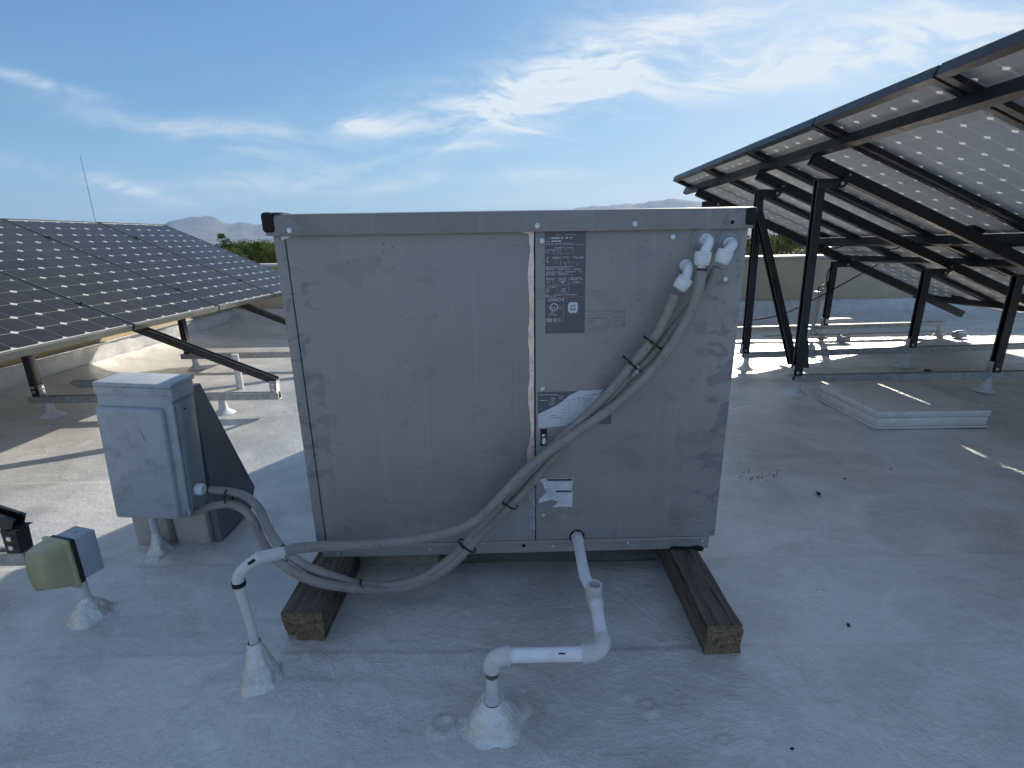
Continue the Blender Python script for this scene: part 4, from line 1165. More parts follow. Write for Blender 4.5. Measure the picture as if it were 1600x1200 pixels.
text_mesh('LENNOX', 0.0105, 'lettering', M_printw, plate, tloc(0.07, 0.672))
M_ = Matrix.Translation(tloc(0.235, 0.733, -0.0009)) @ Matrix.Rotation(R(90), 4, 'X')
b = MB(); b.lathe([(0.0103, 0), (0.0103, 0.0005), (0.0083, 0.0005), (0.0083, 0.0)], 32, M_, cap=False); b.build('approval_mark', M_printw, plate)
text_mesh('UL', 0.0095, 'lettering', M_printw, plate, tloc(0.18, 0.750))
text_mesh('c', 0.008, 'lettering', M_printw, plate, tloc(0.09, 0.745)); text_mesh('us', 0.008, 'lettering', M_printw, plate, tloc(0.345, 0.745))
b = MB(); q = tloc(0.715, 0.738); b.box(q[0] - 0.0122, q[0] + 0.0122, -0.0016, -0.0009, q[2] - 0.0135, q[2] + 0.0135, 0.0003); b2 = b
bm3 = bmesh.new()
n = 32; pts3 = []
for k in range(n):
    a = 2 * math.pi * k / n; ca, sa = math.cos(a), math.sin(a)
    pts3.append((q[0] + 0.0125 * math.copysign(abs(ca) ** 0.45, ca), -0.0016, q[2] + 0.0135 * math.copysign(abs(sa) ** 0.45, sa)))
b.bm.free(); b = MB(); b.prism(pts3, (0, 0.0006, 0)); b.build('approval_badge', M_printw, plate)
text_mesh('ARI', 0.0105, 'lettering', M_inkdark, plate, (q[0] - 0.0092, -0.0018, q[2] + 0.0005), shear=0.3)
b = MB(); b.box(q[0] - 0.0095, q[0] + 0.0085, -0.0019, -0.00165, q[2] - 0.0035, q[2] - 0.0022); b.box(q[0] - 0.0085, q[0] + 0.0075, -0.0019, -0.00165, q[2] - 0.0075, q[2] - 0.0055); b.build('badge_line', M_inkdark, plate)

# ghost of a removed label
ga, gb2 = (0.7815, 0.8149), (0.8827, 0.7607)
b = MB(); rg6 = random.Random(4)
gx0, gx1, gz1, gz0 = ga[0], gb2[0], ga[1], gb2[1]
for r_ in range(7):
    z = gz1 - (r_ + 0.4) * (gz1 - gz0) / 7; x = gx0 + rg6.uniform(0, 0.01)
    while x < gx1:
        w_ = rg6.uniform(0.002, 0.010)
        if rg6.random() < 0.62: b.box(x, min(gx1, x + w_), -0.0007, 0.0, z - rg6.uniform(0.0006, 0.0018), z + rg6.uniform(0.0006, 0.002))
        x += w_ + rg6.uniform(0.001, 0.004)
b.box(gx0, gx1, -0.0006, 0.0, gz1 - 0.0008, gz1 + 0.0003); b.box(gx1 - 0.0008, gx1, -0.0008, 0.0, gz0 + 0.01, gz1)
b.build('label_residue', M_ghost, unit)

# dark wiring label with the torn white sheet over it
def poly(pts, y, th, name, mt_, parent=unit): return MB().prism([(a, y, c) for a, c in pts], (0, th, 0)).build(name, mt_, parent)


poly([(0.6552, 0.596), (0.8562, 0.5972), (0.8582, 0.5004), (0.6551, 0.4955)], -0.0008, 0.0009, 'wiring_label', M_plate)
poly([(0.6551, 0.5332), (0.6754, 0.543), (0.7035, 0.5563), (0.721, 0.568), (0.7418, 0.5859), (0.7661, 0.5982), (0.8333, 0.6013), (0.8142, 0.5687), (0.7746, 0.5287), (0.7343, 0.4975), (0.6934, 0.4946), (0.6551, 0.4926)], -0.0016, 0.0007, 'torn_sheet', M_paper)
b = MB()
def ln(b_, p, q_, y=-0.0019, h=0.0011):
    b_.box(min(p[0], q_[0]), max(p[0], q_[0]), y, y + 0.0002, p[1] - h / 2, p[1] + h / 2)
for (p, q_) in (((0.6595, 0.5105), (0.6631, 0.5105)), ((0.6896, 0.5287), (0.7091, 0.5282)), ((0.6843, 0.5222), (0.7251, 0.5213)), ((0.7211, 0.5559), (0.7282, 0.5558)), ((0.7213, 0.5466), (0.7283, 0.5465)), ((0.7214, 0.5373), (0.7284, 0.5372)), ((0.725, 0.5288), (0.7303, 0.5287)),
                ((0.7368, 0.5667), (0.7421, 0.5666)), ((0.7369, 0.5593), (0.7422, 0.5592)), ((0.7371, 0.5519), (0.7423, 0.5518)), ((0.7372, 0.5444), (0.7425, 0.5443)), ((0.749, 0.5738), (0.7578, 0.5736)), ((0.763, 0.579), (0.7717, 0.5788)), ((0.7649, 0.5716), (0.7701, 0.5715)), ((0.765, 0.5642), (0.7703, 0.5641)),
                ((0.7771, 0.575), (0.8034, 0.5745)), ((0.7891, 0.584), (0.7962, 0.5838)), ((0.782, 0.5878), (0.7855, 0.5877)), ((0.7996, 0.5874), (0.8189, 0.587)), ((0.7861, 0.5675), (0.7966, 0.5672)), ((0.7792, 0.5602), (0.7845, 0.5601))): ln(b, p, q_)
b.build('fine_print', M_inkdark, unit)
b = MB()
for (p, q_) in (((0.6596, 0.5886), (0.67, 0.5883)), ((0.6735, 0.5892), (0.6858, 0.5889)), ((0.6893, 0.5879), (0.7103, 0.5875)), ((0.6596, 0.573), (0.6824, 0.5725)), ((0.6911, 0.5787), (0.7034, 0.5785)), ((0.6911, 0.5732), (0.7016, 0.573)), ((0.7121, 0.5838), (0.7261, 0.5835)), ((0.7121, 0.5774), (0.7244, 0.5771)), ((0.6859, 0.566), (0.7017, 0.5656)), ((0.6859, 0.5604), (0.6965, 0.5602)), ((0.8344, 0.5423), (0.8433, 0.5421)), ((0.8341, 0.5535), (0.8411, 0.5533)), ((0.8478, 0.5643), (0.8531, 0.5642)), ((0.8482, 0.5532), (0.8535, 0.553)), ((0.7979, 0.5206), (0.8121, 0.5203)), ((0.8066, 0.5279), (0.8172, 0.5277))): ln(b, p, q_, -0.0012, 0.0016)
b.build('label_print', M_print, unit)

# torn white caution sticker lower down
poly([(0.6576, 0.3347), (0.676, 0.3373), (0.7541, 0.3364), (0.7554, 0.316), (0.7528, 0.3039), (0.7549, 0.2894), (0.7548, 0.2437), (0.7248, 0.2466), (0.6949, 0.2432), (0.7061, 0.2513), (0.7135, 0.2615), (0.6948, 0.2703), (0.678, 0.2645), (0.6557, 0.2589), (0.6594, 0.2733), (0.6705, 0.2833), (0.6835, 0.2954), (0.6724, 0.3059), (0.6705, 0.3182)], -0.0010, 0.0010, 'torn_sticker', M_paper)
b = MB(); rg7 = random.Random(9)
for r_ in range(11):
    yy_ = 751 + r_ * 3.6
    for c0, c1 in ((856, 866), (868, 892)):
        x = c0
        while x < c1 - 1:
            w_ = rg7.uniform(1.5, 6)
            pa_ = (PL + (x - 852) * 0.00161, 0)
            zc = pd[1] - (yy_ - 521) * 0.001875
            if rg7.random() < 0.7: b.box(pa_[0], pa_[0] + w_ * 0.00155, -0.0014, -0.00112, zc - 0.0006, zc + 0.0006)
            x += w_ + 1
b.build('sticker_print', simple('grey_ink', (0.22, 0.22, 0.26), 0.5), unit)
poly([(0.6778, 0.3359), (0.7523, 0.3352), (0.7524, 0.3287), (0.6852, 0.3292)], -0.0016, 0.0004, 'sticker_heading', M_inkdark)
poly([(0.7057, 0.2979), (0.752, 0.2981), (0.7521, 0.2924), (0.7057, 0.2923)], -0.0016, 0.0004, 'sticker_heading', M_inkdark)

# latch: recess with bolt
la = (0.6711, 0.4645)
MB().box(la[0] - 0.009, la[0] + 0.009, -0.0006, 0.001, la[1] - 0.026, la[1] + 0.024, 0.0003).build('latch_recess', M_black, unit)
b = MB(); b.box(la[0] - 0.006, la[0] + 0.0055, -0.011, -0.0008, la[1] + 0.002, la[1] + 0.013, 0.003)
b.lathe([(0.006, 0), (0.0075, 0.006), (0.0075, 0.014), (0.005, 0.018)], 16, Matrix.Translation((la[0] + 0.001, -0.004, la[1] - 0.002)) @ Matrix.Rotation(R(140), 4, 'X')); b.build('latch', M_steel, unit)
# black tape where the base meets the right timber, and drain hole stain
b = MB(); x0, x1 = (1.0513, 0.089)[0], (1.1501, 0.0906)[0]
b.prism([(x0, 0.001, ZB - 0.006), (x1 + 0.004, 0.001, ZB - 0.006), (x1 + 0.006, 0.001, ZB + 0.004), (x1 - 0.012, 0.001, ZB + 0.012), (x1 - 0.03, 0.001, ZB + 0.008), (x0 + 0.012, 0.001, ZB + 0.010), (x0 + 0.004, 0.001, ZB + 0.007)], (0, 0.12, 0)); b.build('rubber_pad', M_black, unit)
dr = (0.7709, 0.1452)
b = MB(); b.lathe([(0.0225, 0), (0.0225, 0.0008), (0.019, 0.001)], 24, Matrix.Translation((dr[0], 0.0003, dr[1])) @ Matrix.Rotation(R(90), 4, 'X')); b.build('drain_opening', M_black, unit)

# ------------------------------------------------------------------ fittings, conduits
G = [(1.0758, 0.9889), (1.136, 0.9787), (1.0306, 0.9269)]
nutpx = [(0.467, 1.255, 0.942), (0.516, 1.255, 0.945), (0.421, 1.255, 0.883)]
nutends = [(0.466, 1.255, 0.923), (0.508, 1.255, 0.924), (0.409, 1.255, 0.865)]


def dirv(a, c): return (Vector(c) - Vector(a)).normalized()


def elbow(i, t):
    gx, gz = G[i]
    A = uw((gx, -0.002, gz)); B = uw((gx, -0.033, gz)); Cn = Vector(nutpx[i])
    dn_ = dirv(nutpx[i], nutends[i])
    pts = [A] + arc3(uw((gx, -0.016, gz)), uw((gx, -0.044, gz)), Cn - dn_ * 0.012, 8)
    b = MB(); b.tube(pts, 0.0118, 16)
    b.lathe([(0.0150, 0.0), (0.0160, 0.008), (0.0145, 0.012)], 24, Matrix.Translation(A) @ Matrix.Rotation(R(90), 4, 'X'))
    b.build('elbow', M_fit, t)
    x, y, z = frame_of(Cn - dn_ * 0.02, Cn + dn_ * 0.02)
    M = Matrix((x, y, z)).transposed().to_4x4(); M.translation = Cn - dn_ * 0.016
    b = MB(); b.lathe([(0.015, -0.004), (0.0192, -0.003), (0.0192, 0.001), (0.0178, 0.0015), (0.0198, 0.003), (0.0192, 0.014), (0.0178, 0.024), (0.0150, 0.0285), (0.0135, 0.029)], 24, M)
    if i == 0: b.lathe([(0.009, 0.029), (0.009, 0.035)], 14, M)
    b.build('coupling_nut', M_fit, t)


for i in (0, 1):
    gx, gz = G[i]
    M = Matrix.Translation((gx, -0.0, gz)) @ Matrix.Rotation(R(90), 4, 'X')
    b = MB(); b.lathe([(0.0345, -0.0005), (0.0345, 0.002), (0.031, 0.004), (0.0285, 0.002), (0.0265, 0.004), (0.0235, 0.003), (0.0205, 0.004)], 32, M, 0.03, i)
    b.build('grommet', M_dome, unit)

CA = [(0.408, 1.258, 0.861), (0.392, 1.262, 0.809), (0.364, 1.262, 0.75), (0.31, 1.262, 0.679), (0.265, 1.262, 0.619), (0.213, 1.262, 0.562), (0.159, 1.262, 0.508), (0.101, 1.262, 0.448), (0.056, 1.26, 0.397), (0.006, 1.255, 0.348), (-0.039, 1.25, 0.29), (-0.092, 1.243, 0.231), (-0.152, 1.232, 0.161), (-0.211, 1.225, 0.111), (-0.269, 1.22, 0.075), (-0.358, 1.22, 0.054), (-0.433, 1.19, 0.083), (-0.477, 1.165, 0.121), (-0.523, 1.15, 0.156), (-0.579, 1.165, 0.176), (-0.653, 1.22, 0.189), (-0.722, 1.3, 0.201), (-0.777, 1.37, 0.22), (-0.827, 1.41, 0.236), (-0.888, 1.44, 0.241), (-0.974, 1.465, 0.238)]
CC = [(0.509, 1.26, 0.923), (0.495, 1.27, 0.884), (0.463, 1.272, 0.838), (0.422, 1.272, 0.781), (0.369, 1.272, 0.708), (0.311, 1.27, 0.648), (0.246, 1.268, 0.575), (0.179, 1.268, 0.504), (0.123, 1.268, 0.439), (0.075, 1.265, 0.38), (0.031, 1.258, 0.328), (-0.018, 1.25, 0.278), (-0.071, 1.242, 0.227), (-0.117, 1.235, 0.179), (-0.167, 1.225, 0.127), (-0.226, 1.218, 0.085), (-0.282, 1.213, 0.06), (-0.352, 1.213, 0.044), (-0.408, 1.18, 0.073), (-0.464, 1.15, 0.106), (-0.516, 1.125, 0.141), (-0.573, 1.135, 0.16), (-0.633, 1.17, 0.171), (-0.705, 1.25, 0.157), (-0.772, 1.34, 0.146), (-0.799, 1.37, 0.176), (-0.842, 1.4, 0.2), (-0.903, 1.43, 0.204), (-0.972, 1.455, 0.184), (-1.044, 1.47, 0.155)]
CB = [(0.466, 1.25, 0.915), (0.46, 1.244, 0.879), (0.449, 1.243, 0.83), (0.42, 1.243, 0.766), (0.381, 1.243, 0.701), (0.33, 1.243, 0.638), (0.266, 1.243, 0.576), (0.184, 1.241, 0.516), (0.103, 1.238, 0.458), (0.037, 1.232, 0.405), (-0.017, 1.224, 0.349), (-0.063, 1.216, 0.302), (-0.105, 1.208, 0.267), (-0.159, 1.198, 0.244), (-0.251, 1.175, 0.235), (-0.351, 1.14, 0.245), (-0.419, 1.11, 0.261), (-0.478, 1.07, 0.285), (-0.513, 1.03, 0.308), (-0.533, 1.0, 0.317)]
spec = [(CB, 0, 'grey flexible conduit from the middle elbow, crossing low to the leaning roof riser'), (CC, 1, 'grey flexible conduit from the right hand elbow, the outer one of the hanging loop'), (CA, 2, 'grey flexible conduit from the lowest elbow, the inner one of the hanging loop')]
for pts, i, lb in spec:
    t = thing('flexible_conduit', tuple(pts[0]), lb, 'conduit', 'flexible conduits hanging on the unit')
    off = -Vector(pts[0])
    cp_ = catmull(pts, 8)
    MB().tube([p + off for p in cp_], 0.0125, 16).build('hose', M_conduit, t)
    tmp = thing('tmp', (0, 0, 0), None, None)
    elbow(i, tmp)
    for ch in list(tmp.children):
        ch.parent = t; ch.location = off
    bpy.data.objects.remove(tmp)
    if i == 0:
        pa_ = Vector(pts[0]); MB().tube([pa_ + off + Vector((0, 0, 0.006)), pa_ + off], 0.0115, 12).build('wire_gap', M_tie, t)
    # printed legend down the jacket, too small to read
    pb2 = MB(); rgp = random.Random(i)
    for k in range(14, len(cp_) - 12):
        if (k // 5) % 3 == 0 and rgp.random() < 0.75:
            dd_ = (cp_[k + 1] - cp_[k]).normalized(); side = dd_.cross(Vector((0, -1, 0.3))).normalized(); nn = side.cross(dd_).normalized()
            if nn.y > 0: nn = -nn
            pb2.bar(cp_[k] + off + nn * 0.0125, cp_[k] + off + nn * 0.0125 + dd_ * rgp.uniform(0.003, 0.007), 0.0016, 0.0005, up=nn)
    pb2.build('jacket_print', M_inkdark, t)
# connectors at the disconnect box end
e0 = Vector(CA[-1]); dA = dirv(CA[-2], CA[-1])


def tie(p, ax, ra, rb_, lb):
    """cable tie: flat loop around two hoses"""
    p = Vector(p); ax = Vector(ax).normalized()
    side = Vector((0, 1, 0)).cross(ax).normalized(); y = ax.cross(side)
    pts = [p + side * ra * math.cos(a) + y * rb_ * math.sin(a) for a in [2 * math.pi * k / 28 for k in range(28)]]
    b = MB(); w_ = 0.0026
    for k in range(28):
        b.bar(pts[k], pts[(k + 1) % 28], 0.0012, w_ * 2, up=ax)
    b.box(-0.004, 0.004, -0.003, 0.003, -0.004, 0.004, 0.001, Matrix.Translation(p - y * rb_ * (1 if y.y > 0 else -1) + side * ra * 0.4))
    tail = p + side * ra * 0.9 - Vector((0, 0.012, 0)); b.tube([tail, tail + Vector((0.012, -0.006, -0.008))], 0.0013, 5)
    tag(b.build('cable_tie', M_tie), lb, 'cable tie', 'black cable ties on the conduits')


tie((0.362, 1.264, 0.737), dirv((0.376, 1.26, 0.764), (0.342, 1.26, 0.718)), 0.030, 0.022, 'highest black cable tie, just below the elbows')
tie((0.311, 1.264, 0.682), dirv((0.33, 1.26, 0.705), (0.292, 1.26, 0.664)), 0.032, 0.022, 'second black cable tie from the top, beside the small clip')
tie((-0.016, 1.246, 0.304), dirv((0.006, 1.25, 0.329), (-0.038, 1.25, 0.272)), 0.032, 0.032, 'black cable tie where the three conduits cross the seam')
tie((-0.134, 1.236, 0.169), dirv((-0.111, 1.24, 0.196), (-0.157, 1.24, 0.137)), 0.030, 0.017, 'black cable tie on the right side of the hanging loop')
tie((-0.431, 1.182, 0.08), dirv((-0.409, 1.185, 0.076), (-0.452, 1.178, 0.088)), 0.021, 0.018, 'black cable tie at the bottom of the hanging loop')
tie((-0.631, 1.185, 0.182), dirv((-0.609, 1.17, 0.173), (-0.66, 1.21, 0.182)), 0.033, 0.018, 'black cable tie next to the leaning roof riser')
tie((-0.906, 1.437, 0.222), dirv((-0.882, 1.43, 0.224), (-0.928, 1.44, 0.223)), 0.029, 0.017, 'black cable tie by the white connector of the small box')
# small clip hanging near the second tie
b = MB(); b.box(-0.004, 0.004, -0.006, 0.0, -0.02, 0.012, 0.001, Matrix.Translation(Vector((0.32, 1.25, 0.672))) @ Matrix.Rotation(R(25), 4, 'Y')); b.tube([Vector((0.32, 1.245, 0.666)), Vector((0.318, 1.235, 0.669))], 0.006, 10)
tag(b.build('conduit_clip', M_conduit), 'small beige clip with a screw between the conduits', 'clip')

# ------------------------------------------------------------------ timbers
def timber(x0, x1, y0, y1, z1, label, seed, tilt=0.0, broken=False, mat_side=None, end=True):
    rg_ = random.Random(seed)
    bm2 = bmesh.new()
    nx_, nz_, ny_ = 10, 9, 36
    t = thing('support_timber', ((x0 + x1) / 2, y0, 0), label, 'timber', 'timbers under the unit', (0, 0, tilt))
    w = x1 - x0; L = y1 - y0
    # skin made from a ring swept along the length, with checks and rounded worn corners
    ring = []
    for k in range(nx_): ring.append((-w / 2 + w * k / nx_, 0.0))
    for k in range(nz_): ring.append((w / 2, z1 * k / nz_))
    for k in range(nx_): ring.append((w / 2 - w * k / nx_, z1))
    for k in range(nz_): ring.append((-w / 2, z1 - z1 * k / nz_))
    n = len(ring); loops = []
    for j in range(ny_ + 1):
        y = L * (j / ny_) ** 1.3
        lp = []
        for (x, z) in ring:
            cr_ = 0.004
            fx, fz = abs(x) / (w / 2), abs(z - z1 / 2) / (z1 / 2)
            sh = 1 - 0.06 * max(0, fx + fz - 1.75)
            dd = 0.0025 * mnoise.noise(Vector((x * 60 + seed, z * 60, y * 5))) + 0.0016 * mnoise.noise(Vector((x * 220 + seed, z * 220, y * 9)))
            xx, zz = x * sh, z1 / 2 + (z - z1 / 2) * sh
            yy_ = y
            if j == 0: yy_ += 0.002 * mnoise.noise(Vector((x * 50, z * 50, seed)))
            if broken and x < -w * 0.18: 
                dpt = max(0, 0.022 * (1 - z / z1 * 1.3)) * min(1, max(0, (-x / w - 0.18) * 6))
                yy_ = max(y, dpt + 0.004 * mnoise.noise(Vector((x * 90, z * 90, 1)))) if j < 6 else y
            lp.append(bm2.verts.new((xx + dd * (1 if x > 0 else -1), yy_, zz + (dd if z > z1 / 2 else 0))))
        loops.append(lp)
    for j in range(ny_):
        for k in range(n):
            f = bm2.faces.new((loops[j][k], loops[j][(k + 1) % n], loops[j + 1][(k + 1) % n], loops[j + 1][k])); f.smooth = False
    me = bpy.data.meshes.new('beam'); 
    bm2.faces.new(loops[-1]); bm2.to_mesh(me)
    me.materials.append(M_wood); link('beam', me, t)
    ends = [v.co.copy() for v in loops[0]]; bm2.free()
    bm4 = bmesh.new(); vv = [bm4.verts.new(c + Vector((0, -0.0005, 0))) for c in ends]; cen = bm4.verts.new((0, 0.001, z1 / 2))
    for k in range(n): bm4.faces.new((vv[(k + 1) % n], vv[k], cen))
    bmesh.ops.recalc_face_normals(bm4, faces=bm4.faces[:])
    me = bpy.data.meshes.new('sawn_end'); bm4.to_mesh(me); bm4.free(); me.materials.append(M_woodend); link('sawn_end', me, t)
    return t


timber(0.466, 0.553, 1.008, 3.05, 0.0885, 'dark weathered timber under the right side of the unit', 3, 0.0)
timber(-0.603, -0.497, 1.075, 3.05, 0.0885, 'dark weathered timber with a broken corner under the left side of the unit', 5, -0.012, True)
b = MB(); b.box(-0.515, -0.245, 1.385, 1.47, -0.003, 0.0885, 0.003); tag(b.build('wood_block', M_woodpale), 'pale plank lying behind the left timber under the unit', 'plank')

# ------------------------------------------------------------------ roof flashings, risers
def mound(prof, M, amp, seed, seg=56):
    # lumpy trowelled cone: the profile resampled finely and pushed about by noise
    P = [Vector((r, 0, z)) for r, z in prof]; Q = catmull(P, 7); b = MB(); loops = []
    for q in Q:
        lp = []
        for k in range(seg):
            a = 2 * math.pi * k / seg; ca, sa = math.cos(a), math.sin(a)
            n = mnoise.fractal(Vector((ca * 1.6 + seed, sa * 1.6, q.z * 30 + seed)), 0.8, 2.1, 4) + 0.35 * mnoise.noise(Vector((ca * 7, sa * 7 + seed, q.z * 90)))
            f_ = min(1.0, max(0.0, q.x - 0.014) / 0.02)
            r = q.x + amp * n * f_ + 0.22 * q.x * mnoise.noise(Vector((ca * 1.3 + seed * 3, sa * 1.3, 1))) * f_ * max(0, 1 - q.z / 0.05)
            zz = q.z + amp * 0.5 * mnoise.noise(Vector((ca * 3 + seed, sa * 3, q.x * 60))) * f_
            lp.append(b.bm.verts.new(M @ Vector((r * ca, r * sa, zz))))
        loops.append(lp)
    for i in range(len(loops) - 1):
        for k in range(seg): b.bm.faces.new((loops[i][k], loops[i][(k + 1) % seg], loops[i + 1][(k + 1) % seg], loops[i + 1][k]))
    return b


def flashing(x, y, prof, label, seed, name='pipe_flashing', parent=None, wob=0.12, grp='coated pipe flashings on the roof'):
    b = mound(prof, Matrix.Translation((x, y, 0)) if parent is None else Matrix(), wob * 0.03, seed)
    o = b.build(name, M_cone, parent, smooth=True)
    if parent is None: tag(o, label, 'flashing', grp)
    return o


rx, ry = -0.600, 0.945
t = thing('roof_riser', (rx, ry, 0), 'leaning looking white riser pipe on a tall coated cone, left of the left timber', 'pipe')
flashing(0, 0, [(0.125, -0.012), (0.085, -0.003), (0.060, 0.002), (0.047, 0.014), (0.036, 0.036), (0.028, 0.068), (0.020, 0.098), (0.0155, 0.115), (0.0135, 0.122)], None, 1.0, 'cone', t, 0.14)
top = Vector((-0.609, 0.945, 0.278)) - Vector((rx, ry, 0)); 
b = MB(); b.tube([(0, 0, 0.10), (0.0, 0.0, 0.17), top * 0.85, top], [0.0112, 0.0096, 0.0100, 0.0118], 16); b.build('riser_pipe', M_pvcold, t)
q0 = top; q1 = Vector((-0.608, 0.945, 0.31)) - Vector((rx, ry, 0)); q2 = Vector((-0.567, 0.96, 0.332)) - Vector((rx, ry, 0)); q3 = Vector((-0.53, 1.0, 0.318)) - Vector((rx, ry, 0))
b = MB(); b.tube([q0, q0 + Vector((0, 0, 0.006))] + arc3(q0 + Vector((0, 0, 0.01)), q1, q2, 8)[1:] + [q3], 0.0124, 16); b.build('bend', M_coat, t)
b = MB(); b.tube([q0 + Vector((0, 0, -0.004)), q0 + Vector((0.0, 0, 0.006))], 0.0145, 16); b.build('tape_band', M_black, t)
qm = q2 * 0.72 + q1 * 0.28 + Vector((-0.001, -0.0130, 0.0035)); b = MB(); b.bar(qm, qm + (q2 - q1).normalized() * 0.016, 0.0012, 0.007, up=(0, 0.3, 1)); b.build('tape_scrap', M_black, t)
b = MB(); b.tube([q2, q2 + (q3 - q2) * 0.98], 0.0136, 16); b.build('collar', M_pvcold, t)

# ---- condensate drain
t = thing('drain_pipe', (-0.057, 0.83, 0), 'white plastic condensate drain pipe running from the unit to a roof cone', 'pipe')
o_ = Vector((-0.057, 0.83, 0))
def W_(p): return Vector(p) - o_
d0 = uw((dr[0], -0.001, dr[1])) - o_
k1 = W_((0.18, 1.115, 0.158)); k2 = W_((0.191, 1.05, 0.157)); e1 = W_((0.192, 0.98, 0.16)); c1 = W_((0.184, 0.855, 0.161)); c0 = W_((-0.052, 0.845, 0.169))
rp = 0.0148
b = MB(); b.tube([d0 + Vector((0, 0.01, 0)), d0 + Vector((0, -0.022, -0.001))], 0.0185, 6); b.build('union_nut', M_pvcold, t)
b = MB(); b.tube(catmull([d0 + Vector((0, -0.015, 0)), d0 * 0.5 + k1 * 0.5, k1, k1 * 0.4 + k2 * 0.6, k2], 6), [rp] * 25, 18); b.build('upper_pipe', M_pvc, t)
ax = (e1 - k2).normalized()
b = MB(); b.tube([k2 - ax * 0.004, k2 + ax * 0.050], rp * 1.28, 20); tz = k2 + ax * 0.018
b.lathe([(rp * 1.26, 0.0), (rp * 1.26, 0.036), (rp * 0.98, 0.036), (rp * 0.98, 0.010), (0.001, 0.010)], 20, Matrix.Translation(tz)); b.build('tee', M_pvcold, t)
b = MB(); b.tube([k2 + ax * 0.045, c1 + (e1 - c1).normalized() * 0.02], rp, 18); b.build('middle_pipe', M_pvc, t)
dx_ = (c0 - c1).normalized(); dy_ = (e1 - c1).normalized()
b = MB(); b.tube(arc3(c1 + dy_ * 0.042, c1, c1 + dx_ * 0.046, 10), rp * 1.26, 20); b.tube([c1 + dx_ * 0.044, c1 + dx_ * 0.048], rp * 1.34, 20); b.build('elbow', M_pvcold, t)
b = MB(); b.tube([c1 + dx_ * 0.035, c0 - dx_ * 0.02], rp, 18); b.build('cross_pipe', M_pvc, t)
dz_ = Vector((0, 0, -1))
b = MB(); b.tube(arc3(c0 - dx_ * 0.036, c0, c0 + dz_ * 0.034, 10), rp * 1.26, 20); b.tube([c0 - dx_ * 0.034, c0 - dx_ * 0.039], rp * 1.34, 20); b.build('elbow', M_pvcold, t)
b = MB(); b.tube([c0 + dz_ * 0.03, Vector((c0.x, c0.y, 0.015))], rp * 0.92, 18); b.build('riser_pipe', M_coat, t)
b = MB(); b.lathe([(rp * 0.97, 0.0), (rp * 1.0, -0.006), (rp * 0.96, -0.014)], 18, Matrix.Translation(c0 + dz_ * 0.036), 0.1, 3); b.build('glue_ring', simple('sooty_glue', (0.09, 0.085, 0.08), 0.5, 0, 0.5, 90), t)
mk = c1 * 0.45 + c0 * 0.55
b = MB(); 
for kk in range(7):
    a = R(35 + kk * 18); p = c1 * 0.62 + c0 * 0.38 + Vector((0.008 * math.cos(a), -0.0095, 0.0085 + 0.003 * math.sin(a))); b.tube([p, p + Vector((-0.0022, -0.0004, 0.0004))], 0.0015, 6)
b.build('pen_mark', M_tie, t)
ch_ = flashing(0, 0, [(0.17, -0.012), (0.12, -0.003), (0.085, 0.004), (0.062, 0.013), (0.049, 0.030), (0.038, 0.048), (0.024, 0.060), (0.019, 0.065)], None, 6.0, 'cone', t, 0.11)
ch_.location = (c0.x, c0.y - 0.012, 0)
b = MB(); b.lathe([(0.024, 0.0), (0.025, 0.003), (0.018, 0.006)], 24, Matrix.Translation((c0.x, c0.y, 0.058)), 0.12, 2); b.build('collar', M_coat, t)

# ---- outlet box on its riser
t = thing('outlet_box', (-1.155, 1.165, 0), 'grey outlet box with a yellowed plastic weather cover on a short riser', 'outlet box')
flashing(-0.035, 0.02, [(0.12, -0.012), (0.080, -0.002), (0.052, 0.008), (0.036, 0.030), (0.026, 0.046), (0.016, 0.056), (0.012, 0.066)], None, 9.0, 'cone', t, 0.2).location = (-0.035, 0.015, 0)
b = MB(); b.tube([(-0.035, 0.015, 0.04), (-0.034, 0.012, 0.165)], 0.0118, 14); b.build('riser_pipe', M_coat, t)
OB = Matrix.Translation((-0.005, 0.0, 0.0)) @ Matrix.Rotation(R(-17), 4, 'Z')
b = MB(); b.box(-0.036, 0.036, -0.020, 0.030, 0.155, 0.274, 0.003, OB); b.build('box_body', M_greybox, t)
b = MB(); b.box(-0.038, 0.038, -0.032, -0.0205, 0.150, 0.277, 0.002, OB); b.build('gasket', M_gasket, t)
bm2 = bmesh.new(); bmesh.ops.create_cube(bm2, size=1)
bmesh.ops.subdivide_edges(bm2, edges=bm2.edges[:], cuts=7, use_grid_fill=True)
for v in bm2.verts:
    x, y, z = v.co * 2
    k = (1 - y) / 2                      # 0 at the wall side, 1 at the bulged face
    tp_ = 1 - 0.16 * k ** 2.5; n4 = (abs(x) ** 7 + abs(z) ** 7) ** (1 / 7)
    m_ = max(abs(x), abs(z)); rs = m_ / n4 if n4 > 0 else 1
    rid = 0.010 * math.exp(-((x) / 0.09) ** 2) * k
    v.co = Vector((x * 0.040 * rs * tp_, -0.033 - 0.070 * k * (1 - 0.12 * x * x - 0.10 * z * z) - rid, 0.2135 + z * 0.0655 * rs * (1 - 0.24 * k ** 1.6) + 0.010 * k))
bm2.transform(OB)
me = bpy.data.meshes.new('weather_cover'); 
for f in bm2.faces: f.smooth = True
bm2.to_mesh(me); bm2.free(); me.materials.append(M_yellow); wc = link('weather_cover', me, t)
b = MB(); b.box(-0.044, 0.044, -0.046, -0.033, 0.143, 0.283, 0.006, OB, 3); b.build('cover_flange', M_yellow, t)
b = MB(); b.lathe([(0.007, 0), (0.006, 0.003)], 8, OB @ Matrix.Translation((0.0, 0.006, 0.274))); b.build('knockout', M_greybox, t)

